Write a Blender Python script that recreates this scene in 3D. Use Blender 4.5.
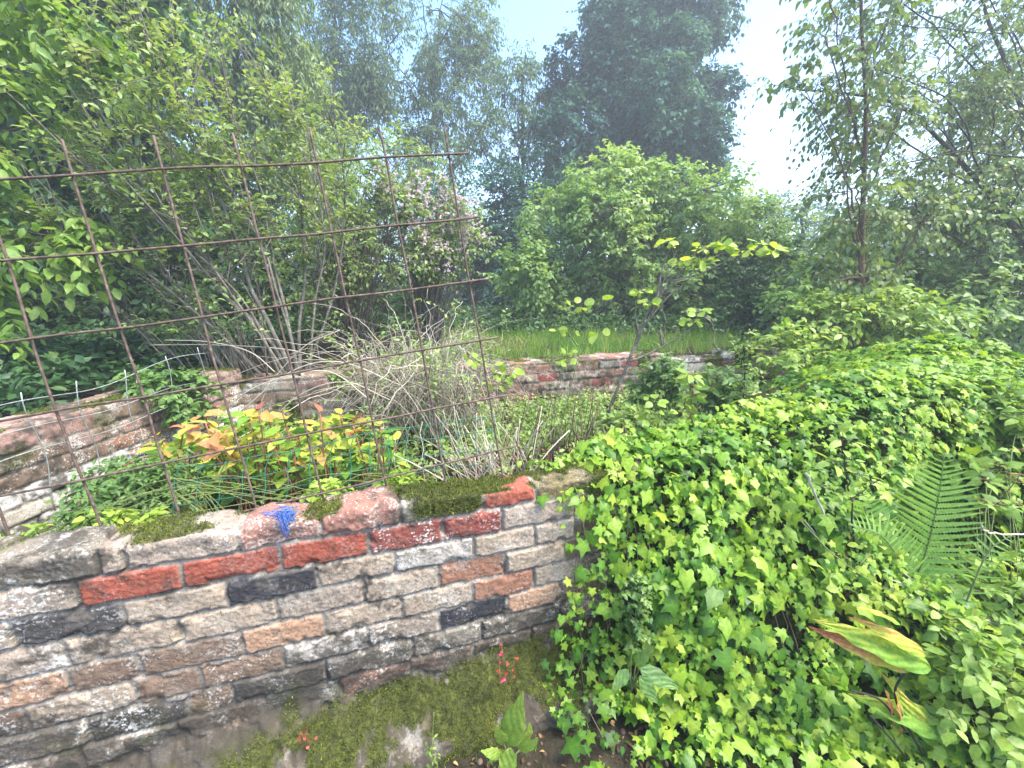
import bpy, math
import numpy as np
from math import radians, sin, cos, pi

R = np.random.default_rng(11)
for o in list(bpy.data.objects):
    bpy.data.objects.remove(o)
S = bpy.context.scene
COL = S.collection

# ------------------------------------------------------------------ camera, sky, sun, exposure
F, TH, CAM = 410.0, radians(14), np.array([0.0, 0.0, 1.6])
cd = bpy.data.cameras.new('camera')
cd.sensor_width = 36.0
cd.lens = 36.0 * F / 1024.0
cd.clip_start, cd.clip_end = 0.03, 1200
cam = bpy.data.objects.new('camera', cd)
COL.objects.link(cam)
cam.location = CAM
cam.rotation_euler = (pi / 2 - TH, 0, 0)
S.camera = cam

SUN_EL, SUN_AZ = 62.0, 112.0            # azimuth from +Y towards +X
w = bpy.data.worlds.new('World')
S.world = w
w.use_nodes = True
nt = w.node_tree
bg = nt.nodes['Background']
sky = nt.nodes.new('ShaderNodeTexSky')
sky.sky_type = 'NISHITA'
sky.sun_disc = False
sky.sun_elevation = radians(SUN_EL)
sky.sun_rotation = radians(SUN_AZ)
sky.air_density, sky.dust_density, sky.ozone_density = 1.0, 2.4, 1.0
hs = nt.nodes.new('ShaderNodeHueSaturation')
hs.inputs['Saturation'].default_value = 1.22
nt.links.new(sky.outputs[0], hs.inputs['Color'])
nt.links.new(hs.outputs[0], bg.inputs[0])
bg.inputs[1].default_value = 0.15
sl = bpy.data.lights.new('sun', 'SUN')
sl.energy = 2.2
sl.angle = radians(28)
sl.color = (1.0, 0.93, 0.82)
sun = bpy.data.objects.new('sun', sl)
COL.objects.link(sun)
sun.rotation_euler = (radians(90 - SUN_EL), 0, radians(180 - SUN_AZ))
S.view_settings.view_transform = 'Standard'
S.view_settings.look = 'None'
S.view_settings.exposure = 2.1
HAZE = 0.0078
S.view_settings.gamma = 1.0
S.view_settings.use_curve_mapping = False
S.render.engine = 'CYCLES'
S.cycles.use_denoising = True
S.cycles.max_bounces = 7
S.cycles.diffuse_bounces = 4
S.cycles.glossy_bounces = 2
S.cycles.transmission_bounces = 5
S.cycles.volume_bounces = 1
S.cycles.transparent_max_bounces = 4
S.cycles.use_adaptive_sampling = True
S.cycles.adaptive_threshold = 0.02


# ------------------------------------------------------------------ maths helpers
def ray(px, py):
    x, y = px - 512.0, py - 384.0
    return np.array([x, F * cos(TH) - y * sin(TH), -F * sin(TH) - y * cos(TH)])


def at(px, py, Y):
    if Y <= 0:                          # -Y in front of the ivy surface
        Y = ivy_depth(px, py, -Y)
    r = ray(px, py)
    return CAM + r * (Y / r[1])


def mpp(px, py, Y):
    """metres per pixel for something standing at depth Y"""
    if Y <= 0:
        Y = ivy_depth(px, py, -Y)
    r = ray(px, py)
    d = r * (Y / r[1])
    return (d[1] * cos(TH) - d[2] * sin(TH)) / F


def at_z(px, py, z):
    r = ray(px, py)
    return CAM + r * ((z - CAM[2]) / r[2])


def _h(ix, iy, iz):
    n = (ix.astype(np.int64) * 73856093 + iy.astype(np.int64) * 19349663 + iz.astype(np.int64) * 83492791) & 0xffffffff
    n = n.astype(np.uint64)
    for k, c in ((16, 0x7feb352d), (15, 0x846ca68b), (16, 0x7feb352d)):
        n = ((n ^ (n >> np.uint64(k))) * np.uint64(c)) & np.uint64(0xffffffff)
    n = n ^ (n >> np.uint64(15))
    return (n & np.uint64(0xffff)).astype(float) / 65535.0


def vnoise(p):
    """value noise 0..1, p (...,3)"""
    p = np.asarray(p, float)
    i = np.floor(p)
    f = p - i
    f = f * f * (3 - 2 * f)
    i = i.astype(np.int64)
    r = 0
    for dx in (0, 1):
        wx = f[..., 0] if dx else 1 - f[..., 0]
        for dy in (0, 1):
            wy = f[..., 1] if dy else 1 - f[..., 1]
            for dz in (0, 1):
                wz = f[..., 2] if dz else 1 - f[..., 2]
                r = r + wx * wy * wz * _h(i[..., 0] + dx, i[..., 1] + dy, i[..., 2] + dz)
    return r


def fbm(p, o=4):
    p = np.asarray(p, float)
    a, s, t = 1.0, 0, 0
    for k in range(o):
        s = s + a * vnoise(p * 2 ** k + 17.3 * k)
        t += a
        a *= .5
    return s / t


def sst(a, b, x):
    t = np.clip((x - a) / (b - a), 0, 1)
    return t * t * (3 - 2 * t)


def nrm(v):
    v = np.asarray(v, float)
    return v / np.maximum(np.linalg.norm(v, axis=-1, keepdims=True), 1e-9)


def rdir(n, up=0.0):
    v = R.normal(size=(n, 3))
    v[:, 2] += up
    return nrm(v)


# ------------------------------------------------------------------ mesh helpers
class Acc:
    def __init__(s):
        s.v, s.f, s.r, s.n = [], [], [], 0

    def add(s, V, faces, rnd):
        V = np.asarray(V, float).reshape(-1, 3)
        for q in faces:
            s.f.append(np.asarray(q, np.int64) + s.n)
        s.v.append(V)
        s.r.append(np.broadcast_to(np.asarray(rnd, float), (len(V),)))
        s.n += len(V)

    def leaves(s, pos, ax, nn, size, tmpl, rnd, wid=1.0, curl=None):
        T, tri = tmpl[:2]
        vo = tmpl[2] if len(tmpl) > 2 else np.zeros(len(T))
        pos = np.asarray(pos, float)
        n = len(pos)
        if n == 0:
            return
        ax = nrm(ax)
        X = nrm(np.cross(ax, nn))
        N = np.cross(X, ax)
        size = np.broadcast_to(size, (n,))
        wid = np.broadcast_to(wid, (n,))
        curl = R.uniform(.3, 1.9, n) if curl is None else np.broadcast_to(curl, (n,))
        V = pos[:, None] + size[:, None, None] * (
            (T[None, :, 0] * wid[:, None])[..., None] * X[:, None]
            + T[None, :, 1, None] * ax[:, None]
            + (T[None, :, 2] * curl[:, None])[..., None] * N[:, None])
        fa = (tri[None] + (np.arange(n) * len(T))[:, None, None]).reshape(-1, 3)
        s.add(V, [fa], np.clip((np.broadcast_to(rnd, (n,))[:, None] + vo[None]).ravel(), 0, 1))

    def tubes(s, L, rad, sides=5, rnd=0.5):
        L = np.asarray(L, float)
        if L.ndim == 2:
            L = L[None]
        n, k = L.shape[:2]
        rad = np.asarray(rad, float)
        if rad.ndim == 1 and len(rad) not in (1, k):
            rad = np.interp(np.linspace(0, 1, k), np.linspace(0, 1, len(rad)), rad)
        rad = np.broadcast_to(rad, (n, k))
        t = nrm(np.gradient(L, axis=1))
        ref = np.where(np.abs(t[..., 2:3]) > .9, np.array([1., 0, 0]), np.array([0, 0, 1.]))
        ref = np.broadcast_to(np.where(np.abs(t[:, :1, 2:3]) > .8, np.array([1., .3, 0]), np.array([0, 0, 1.])), t.shape)
        a = nrm(np.cross(t, ref))
        b = np.cross(t, a)
        ang = np.arange(sides) * 2 * pi / sides
        V = L[:, :, None] + rad[:, :, None, None] * (np.cos(ang)[:, None] * a[:, :, None] + np.sin(ang)[:, None] * b[:, :, None])
        base = (np.arange(n) * k * sides)[:, None, None]
        i = np.arange(k - 1)[None, :, None] * sides
        j = np.arange(sides)[None, None]
        j2 = (j + 1) % sides
        q = np.stack([base + i + j, base + i + j2, base + i + sides + j2, base + i + sides + j], -1).reshape(-1, 4)
        cap = np.concatenate([(base[:, 0] + np.arange(sides)[::-1]), (base[:, 0] + (k - 1) * sides + np.arange(sides))])
        rr = np.broadcast_to(np.asarray(rnd, float).reshape(-1, 1) if np.ndim(rnd) else rnd, (n, 1))
        s.add(V, [q, cap], np.repeat(rr[:, 0], k * sides))

    def build(s, name, mat, parent=None, smooth=False, attrs=None):
        me = bpy.data.meshes.new(name)
        V = np.concatenate(s.v)
        me.vertices.add(len(V))
        me.vertices.foreach_set('co', V.astype(np.float32).ravel())
        cnt = np.concatenate([np.full(len(q), q.shape[1]) for q in s.f]).astype(np.int32)
        idx = np.concatenate([q.ravel() for q in s.f]).astype(np.int32)
        me.loops.add(len(idx))
        me.loops.foreach_set('vertex_index', idx)
        me.polygons.add(len(cnt))
        st = np.zeros(len(cnt), np.int32)
        st[1:] = np.cumsum(cnt)[:-1]
        me.polygons.foreach_set('loop_start', st)
        me.polygons.foreach_set('loop_total', cnt)
        if smooth:
            me.polygons.foreach_set('use_smooth', np.ones(len(cnt), bool))
        at_ = me.attributes.new('rnd', 'FLOAT', 'POINT')
        at_.data.foreach_set('value', np.concatenate(s.r).astype(np.float32))
        for k, a in (attrs or {}).items():
            a = np.asarray(a, np.float32)
            if a.ndim == 2:
                q = me.attributes.new(k, 'FLOAT_COLOR', 'POINT')
                q.data.foreach_set('color', np.concatenate([a, np.ones((len(a), 1), np.float32)], 1).ravel())
            else:
                q = me.attributes.new(k, 'FLOAT', 'POINT')
                q.data.foreach_set('value', a)
        me.update()
        me.validate()
        me.materials.append(mat)
        o = bpy.data.objects.new(name, me)
        COL.objects.link(o)
        if parent is not None:
            o.parent = parent
            # the parent's transform is a pure translation: keep world coordinates
            o.matrix_parent_inverse = parent.matrix_basis.inverted()
        return o


def tag(o, label=None, cat=None, group=None, kind=None):
    if label:
        o['label'] = label
    if cat:
        o['category'] = cat
    if group:
        o['group'] = group
    if kind:
        o['kind'] = kind
    return o


def thing(name, label, cat, loc, group=None, kind=None):
    o = bpy.data.objects.new(name, None)
    o.empty_display_size = .1
    o.location = tuple(float(c) for c in loc)
    COL.objects.link(o)
    return tag(o, label, cat, group, kind)


TRI = lambda q: np.array(q, np.int64)
DIA = (np.array([[0, 0, 0], [-.27, .42, .07], [.27, .42, .07], [0, 1, -.1]]), TRI([[0, 2, 3], [0, 3, 1]]))
OVAL = (np.array([[0, 0, 0], [0, .36, 0], [0, .72, -.04], [0, 1, -.13], [-.23, .28, .06], [-.2, .66, .03], [.23, .28, .06], [.2, .66, .03]]),
        TRI([[0, 6, 1], [0, 1, 4], [1, 6, 7], [1, 7, 2], [4, 1, 2], [4, 2, 5], [2, 7, 3], [5, 2, 3]]))
ROUND = (np.array([[0, 0, 0], [0, .36, 0], [0, .72, -.04], [0, 1, -.1], [-.34, .2, .05], [-.4, .56, .04], [-.22, .86, -.02], [.34, .2, .05], [.4, .56, .04], [.22, .86, -.02]]),
         TRI([[0, 7, 1], [0, 1, 4], [1, 7, 8], [1, 8, 2], [4, 1, 2], [4, 2, 5], [2, 8, 9], [2, 9, 3], [5, 2, 6], [6, 2, 3]]))
_iv = np.array([[0, .36, .05], [0, .03, 0], [.2, -.12, .0], [.47, -.04, -.06], [.31, .22, .02], [.56, .5, -.08], [.22, .56, .02], [0, 1.0, -.12],
                [-.22, .56, .02], [-.56, .5, -.08], [-.31, .22, .02], [-.47, -.04, -.06], [-.2, -.12, 0]])
IVY = (_iv, TRI([[0, i, i + 1] for i in range(1, 12)] + [[0, 12, 1]]))
_vo = np.array([.16, .14, -.06, -.1, .03, -.1, .03, -.08, .03, -.1, .03, -.1, -.06])
IVY = (IVY[0], IVY[1], _vo)
_iv2 = _iv.copy()
_iv2[[3, 11]] *= [.7, 1, 1]
_iv2[[5, 9]] = [[.4, .42, -.04], [-.4, .42, -.04]]
_iv2[[6, 8]] *= [1.1, 1, 1]
IVY2 = (_iv2, IVY[1], _vo)
BLADE = (np.array([[-.5, 0, 0], [.5, 0, 0], [-.35, .5, .06], [.35, .5, .06], [0, 1, -.15]]), TRI([[0, 1, 3], [0, 3, 2], [2, 3, 4]]))


# ------------------------------------------------------------------ materials
def new_mat(name):
    m = bpy.data.materials.new(name)
    m.use_nodes = True
    nt = m.node_tree
    b = nt.nodes['Principled BSDF']
    return m, nt, b


def ramp(nt, fac, stops):
    r = nt.nodes.new('ShaderNodeValToRGB')
    cr = r.color_ramp
    while len(cr.elements) < len(stops):
        cr.elements.new(.5)
    for e, (p, c) in zip(cr.elements, stops):
        e.position = p
        e.color = (*c, 1)
    nt.links.new(fac, r.inputs[0])
    return r.outputs[0]


def attr(nt, name):
    a = nt.nodes.new('ShaderNodeAttribute')
    a.attribute_name = name
    return a


def noise(nt, scale, detail=4, rough=.6, co=None):
    n = nt.nodes.new('ShaderNodeTexNoise')
    n.inputs['Scale'].default_value = scale
    n.inputs['Detail'].default_value = detail
    n.inputs['Roughness'].default_value = rough
    if co is None:
        tc = nt.nodes.new('ShaderNodeNewGeometry')
        co = tc.outputs['Position']
    nt.links.new(co, n.inputs['Vector'])
    return n.outputs['Fac']


def mixc(nt, fac, a, b, mode='MIX'):
    n = nt.nodes.new('ShaderNodeMix')
    n.data_type = 'RGBA'
    n.blend_type = mode
    for sock, v in ((n.inputs[0], fac), (n.inputs[6], a), (n.inputs[7], b)):
        if hasattr(v, 'is_linked'):
            nt.links.new(v, sock)
        elif isinstance(v, tuple):
            sock.default_value = (*v, 1)
        else:
            sock.default_value = v
    return n.outputs[2]


def mth(nt, op, a, b=None, clamp=False):
    n = nt.nodes.new('ShaderNodeMath')
    n.operation = op
    n.use_clamp = clamp
    for i, v in enumerate((a, b)):
        if v is None:
            continue
        if hasattr(v, 'is_linked'):
            nt.links.new(v, n.inputs[i])
        else:
            n.inputs[i].default_value = v
    return n.outputs[0]


def leaf_mat(name, stops, trans=.4, rough=.45, spec=.4, tint=(1.25, 1.2, .55)):
    m, nt, b = new_mat(name)
    a = attr(nt, 'rnd')
    c = ramp(nt, a.outputs['Fac'], stops)
    n = noise(nt, 90, 2)
    c = mixc(nt, 1.0, c, ramp(nt, n, [(.3, (.78, .78, .78)), (.7, (1.18, 1.18, 1.18))]), 'MULTIPLY')
    nt.links.new(c, b.inputs['Base Color'])
    b.inputs['Roughness'].default_value = rough
    b.inputs['Specular IOR Level'].default_value = spec
    t = nt.nodes.new('ShaderNodeBsdfTranslucent')
    tc = mixc(nt, 1.0, c, tint, 'MULTIPLY')
    nt.links.new(tc, t.inputs['Color'])
    mx = nt.nodes.new('ShaderNodeMixShader')
    mx.inputs[0].default_value = trans
    nt.links.new(b.outputs[0], mx.inputs[1])
    nt.links.new(t.outputs[0], mx.inputs[2])
    nt.links.new(mx.outputs[0], nt.nodes['Material Output'].inputs[0])
    return m


def plain_mat(name, stops, scale=30, rough=.8, spec=.3, metal=0, bump=0, use_rnd=False, detail=5):
    m, nt, b = new_mat(name)
    n = noise(nt, scale, detail)
    if use_rnd:
        a = attr(nt, 'rnd')
        n = mth(nt, 'ADD', mth(nt, 'MULTIPLY', n, .4), mth(nt, 'MULTIPLY', a.outputs['Fac'], .6))
    c = ramp(nt, n, stops)
    nt.links.new(c, b.inputs['Base Color'])
    b.inputs['Roughness'].default_value = rough
    b.inputs['Specular IOR Level'].default_value = spec
    b.inputs['Metallic'].default_value = metal
    if bump:
        bp = nt.nodes.new('ShaderNodeBump')
        bp.inputs['Strength'].default_value = .8
        bp.inputs['Distance'].default_value = bump
        nt.links.new(noise(nt, scale * 2, 6), bp.inputs['Height'])
        nt.links.new(bp.outputs[0], b.inputs['Normal'])
    return m


M = {}
M['ivy'] = leaf_mat('ivy_leaf', [(0, (.028, .1, .014)), (.3, (.085, .21, .02)), (.65, (.19, .35, .03)), (1, (.33, .44, .05))], .42, .42, .35)
M['fresh'] = leaf_mat('fresh_leaf', [(0, (.1, .21, .04)), (.5, (.2, .34, .06)), (1, (.34, .45, .09))], .45)
M['mid'] = leaf_mat('mid_leaf', [(0, (.06, .14, .045)), (.5, (.125, .24, .065)), (1, (.22, .34, .09))], .42)
M['maple'] = leaf_mat('maple_leaf', [(0, (.1, .2, .065)), (.5, (.22, .36, .11)), (1, (.36, .48, .17))], .45)
M['apple'] = leaf_mat('apple_leaf', [(0, (.12, .2, .06)), (.5, (.23, .34, .1)), (1, (.4, .48, .2))], .42)
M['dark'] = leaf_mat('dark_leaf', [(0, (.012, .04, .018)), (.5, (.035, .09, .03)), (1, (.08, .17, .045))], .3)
M['deep'] = leaf_mat('deep_leaf', [(0, (.02, .065, .024)), (.5, (.045, .12, .036)), (1, (.11, .23, .06))], .35)
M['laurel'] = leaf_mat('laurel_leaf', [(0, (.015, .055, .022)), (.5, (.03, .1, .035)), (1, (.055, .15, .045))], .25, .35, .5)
M['everg'] = leaf_mat('evergreen_leaf', [(0, (.014, .055, .05)), (.5, (.05, .135, .1)), (1, (.13, .25, .15))], .25, .75, .15)
M['euc'] = leaf_mat('grey_leaf', [(0, (.06, .115, .07)), (.5, (.12, .2, .105)), (1, (.21, .3, .14))], .45, .7, .2)
M['birch'] = leaf_mat('birch_leaf', [(0, (.08, .14, .055)), (.5, (.14, .22, .08)), (1, (.24, .33, .12))], .45)
M['yellow'] = leaf_mat('yellow_green_leaf', [(0, (.2, .34, .05)), (.5, (.31, .46, .07)), (1, (.44, .54, .1))], .45)
M['shrub'] = leaf_mat('mottled_leaf', [(0, (.1, .24, .035)), (.3, (.22, .38, .05)), (.52, (.42, .48, .07)), (.68, (.52, .38, .09)), (.84, (.5, .22, .11)), (1, (.42, .13, .1))], .4, .6, .25)
M['weed'] = leaf_mat('weed_leaf', [(0, (.11, .21, .055)), (.5, (.22, .34, .09)), (1, (.38, .46, .17))], .42)
M['fern'] = leaf_mat('fern_leaf', [(0, (.16, .34, .07)), (1, (.34, .54, .15))], .45)
M['grass'] = leaf_mat('grass_blade', [(0, (.09, .22, .035)), (.6, (.19, .36, .055)), (.9, (.3, .43, .09)), (1, (.45, .4, .2))], .45)
M['petal'] = leaf_mat('pale_petal', [(0, (.62, .44, .53)), (1, (.8, .66, .73))], .4, tint=(1, 1, 1))
M['red'] = leaf_mat('red_seedling_leaf', [(0, (.25, .05, .02)), (.6, (.42, .09, .05)), (1, (.7, .05, .14))], .3, tint=(1, 1, 1))
M['deadleaf'] = leaf_mat('dead_leaf', [(0, (.08, .045, .02)), (.6, (.2, .11, .05)), (1, (.42, .3, .13))], .2, .7, .2, (1, 1, 1))
M['moss'] = leaf_mat('moss_tuft', [(0, (.04, .05, .014)), (.5, (.105, .135, .022)), (.8, (.19, .23, .03)), (1, (.33, .32, .055))], .2, .9, .1, (1.1, 1.1, .6))
M['bark'] = plain_mat('bark', [(.3, (.05, .042, .033)), (.6, (.12, .1, .08)), (.8, (.2, .18, .15))], 25, bump=.01)
M['greybark'] = plain_mat('grey_bark', [(.3, (.07, .063, .05)), (.55, (.15, .135, .11)), (.75, (.28, .265, .23))], 30, bump=.006)
M['darkbark'] = plain_mat('dark_bark', [(.3, (.02, .018, .015)), (.7, (.06, .05, .042))], 25, bump=.01)
M['brownbark'] = plain_mat('brown_sapling_bark', [(.3, (.07, .04, .028)), (.7, (.16, .1, .07))], 40, bump=.003)
M['cane'] = plain_mat('dry_cane', [(.25, (.16, .135, .1)), (.5, (.32, .28, .21)), (.8, (.54, .5, .41))], 12, use_rnd=True)
M['stub'] = plain_mat('dry_brown_stem', [(.25, (.06, .04, .03)), (.5, (.15, .1, .075)), (.8, (.32, .26, .22))], 12, use_rnd=True)
M['stem'] = plain_mat('green_stem', [(.3, (.09, .13, .04)), (.7, (.2, .24, .08))], 20)
M['redstem'] = plain_mat('reddish_stem', [(.3, (.12, .05, .03)), (.7, (.28, .12, .07))], 20)
M['rust'] = plain_mat('rusty_steel', [(.3, (.05, .035, .028)), (.5, (.115, .078, .06)), (.7, (.2, .15, .12)), (.85, (.32, .26, .22))], 60, .75, .4, .25, .0015)
M['zinc'] = plain_mat('galvanised_wire', [(.3, (.2, .22, .21)), (.7, (.45, .48, .46))], 60, .5, .5, .6)
M['green_plastic'] = plain_mat('green_plastic', [(.3, (.01, .09, .065)), (.7, (.03, .17, .12))], 40, .5, .4)
M['blue'] = plain_mat('blue_twine', [(.3, (.03, .07, .26)), (.7, (.1, .2, .5))], 200, .6, .3)
M['soil'] = plain_mat('soil', [(.25, (.012, .011, .008)), (.5, (.035, .03, .02)), (.7, (.07, .06, .042)), (.85, (.17, .15, .12))], 14, .95, .1, 0, .03, detail=8)
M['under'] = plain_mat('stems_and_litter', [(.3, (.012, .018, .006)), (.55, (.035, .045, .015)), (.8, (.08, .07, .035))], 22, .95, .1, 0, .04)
M['concrete'] = plain_mat('pale_concrete', [(.3, (.14, .13, .11)), (.55, (.32, .31, .28)), (.75, (.55, .54, .51))], 18, .9, .2, 0, .01)
M['log'] = plain_mat('weathered_wood', [(.3, (.1, .07, .05)), (.55, (.25, .2, .15)), (.8, (.45, .4, .33))], 14, .9, .2, 0, .01)

# ------------------------------------------------------------------ geometry of the walled bed
PW = np.array([-0.5811, 1.11])                     # on the near wall's front face
U = np.array([cos(radians(17.5)), sin(radians(17.5))])
NB = np.array([-U[1], U[0]])                        # pointing away from the camera
def wp(a, q=0.0, z=0.0):
    """point by distance along the near wall, distance behind its face, height"""
    a, q, z = np.broadcast_arrays(np.asarray(a, float), q, z)
    return np.stack([PW[0] + U[0] * a + NB[0] * q, PW[1] + U[1] * a + NB[1] * q, z], -1)
def aq(x, y):
    dx, dy = x - PW[0], y - PW[1]
    return dx * U[0] + dy * U[1], dx * NB[0] + dy * NB[1]
QF = 2.15                                            # near face of the far wall


# ------------------------------------------------------------------ ground
def ground_h(x, y):
    a, q = aq(x, y)
    inside = .43 + .05 * (fbm(np.stack([x * 3, y * 3, x * 0], -1), 3) - .5)
    inside = inside + .26 * sst(.35, .6, a) * sst(2.1, 1.6, a) * sst(1.15, .75, q) * (.8 + .4 * fbm(np.stack([x * 6, y * 6, x * 0 + 31], -1), 3))
    back = .85 + .05 * (fbm(np.stack([x, y, x * 0 + 3], -1), 3) - .5) + .012 * np.maximum(q - 8, 0)
    front = .02 + .03 * (fbm(np.stack([x * 5, y * 5, x * 0 + 9], -1), 3) - .5)
    k1 = sst(.05, .2, q)
    k2 = np.maximum(sst(QF + .03, QF + .18, q), 1 - sst(-2.32, -2.16, x)) * k1
    return front * (1 - k1) + (inside * (1 - k2) + back * k2) * k1


def axis_pts(lo, hi, flo, fhi, fine, far):
    c = np.arange(flo, fhi, fine)
    l = flo - np.geomspace(fine, flo - lo, far)[::-1]
    r = fhi + np.geomspace(fine, hi - fhi, far)
    return np.concatenate([l, c, r])
gx = axis_pts(-300, 300, -4, 5, .05, 34)
gy = axis_pts(-120, 500, -.5, 7, .05, 34)
GX, GY = np.meshgrid(gx, gy, indexing='ij')
GZ = ground_h(GX, GY)
def grid_faces(n, m):
    i = np.arange(n - 1)[:, None] * m + np.arange(m - 1)[None]
    return np.stack([i, i + m, i + m + 1, i + 1], -1).reshape(-1, 4)
acc = Acc()
acc.add(np.stack([GX, GY, GZ], -1), [grid_faces(len(gx), len(gy))], .5)
tag(acc.build('ground', M['soil'], smooth=True), kind='structure')

# ------------------------------------------------------------------ brick walls
C = dict(red=(.30, .085, .055), red2=(.23, .07, .055), beige=(.36, .29, .215), beige2=(.31, .255, .2), light=(.45, .41, .35), dark=(.045, .045, .05),
         dark2=(.075, .07, .068), salmon=(.4, .25, .16), brown=(.2, .14, .10), rbrown=(.27, .14, .09), stone=(.215, .19, .15), pink=(.28, .145, .11), gpink=(.29, .185, .15), white=(.62, .6, .57),
         mossy=(.17, .14, .07), mort=(.25, .23, .195))


def brick_mat():
    m, nt, b = new_mat('old_brick')
    col = attr(nt, 'col').outputs['Color']
    n1 = noise(nt, 55, 6, .7)
    c = mixc(nt, 1.0, col, ramp(nt, n1, [(.25, (.6, .6, .6)), (.5, (1, 1, 1)), (.75, (1.25, 1.22, 1.18))]), 'MULTIPLY')
    n2 = noise(nt, 170, 3, .6)
    pit = mth(nt, 'GREATER_THAN', n2, .625)
    c = mixc(nt, mth(nt, 'MULTIPLY', pit, .7), c, (.03, .027, .022))
    # white crustose lichen in patches
    n3 = noise(nt, 120, 4, .6)
    n4 = noise(nt, 9, 3, .6)
    l = mth(nt, 'MULTIPLY', attr(nt, 'lich').outputs['Fac'], ramp(nt, mth(nt, 'ADD', mth(nt, 'MULTIPLY', n3, .55), mth(nt, 'MULTIPLY', n4, .45)), [(.53, (0, 0, 0)), (.585, (1, 1, 1))]))
    c = mixc(nt, l, c, (.62, .62, .57))
    # dark algae / soot stains
    n5 = noise(nt, 70, 5, .7)
    d = ramp(nt, mth(nt, 'ADD', attr(nt, 'grime').outputs['Fac'], mth(nt, 'MULTIPLY', n5, .6)), [(.62, (0, 0, 0)), (.86, (.85, .85, .85))])
    c = mixc(nt, d, c, (.05, .044, .035))
    mo = attr(nt, 'moss').outputs['Fac']
    n6 = noise(nt, 40, 4)
    c = mixc(nt, mo, c, ramp(nt, n6, [(.3, (.025, .028, .012)), (.55, (.06, .07, .02)), (.75, (.11, .125, .03))]))
    nt.links.new(c, b.inputs['Base Color'])
    b.inputs['Roughness'].default_value = .93
    b.inputs['Specular IOR Level'].default_value = .15
    bp = nt.nodes.new('ShaderNodeBump')
    bp.inputs['Strength'].default_value = .9
    bp.inputs['Distance'].default_value = .0035
    nt.links.new(noise(nt, 150, 6, .7), bp.inputs['Height'])
    nt.links.new(bp.outputs[0], b.inputs['Normal'])
    return m
M['brick'] = brick_mat()


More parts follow.
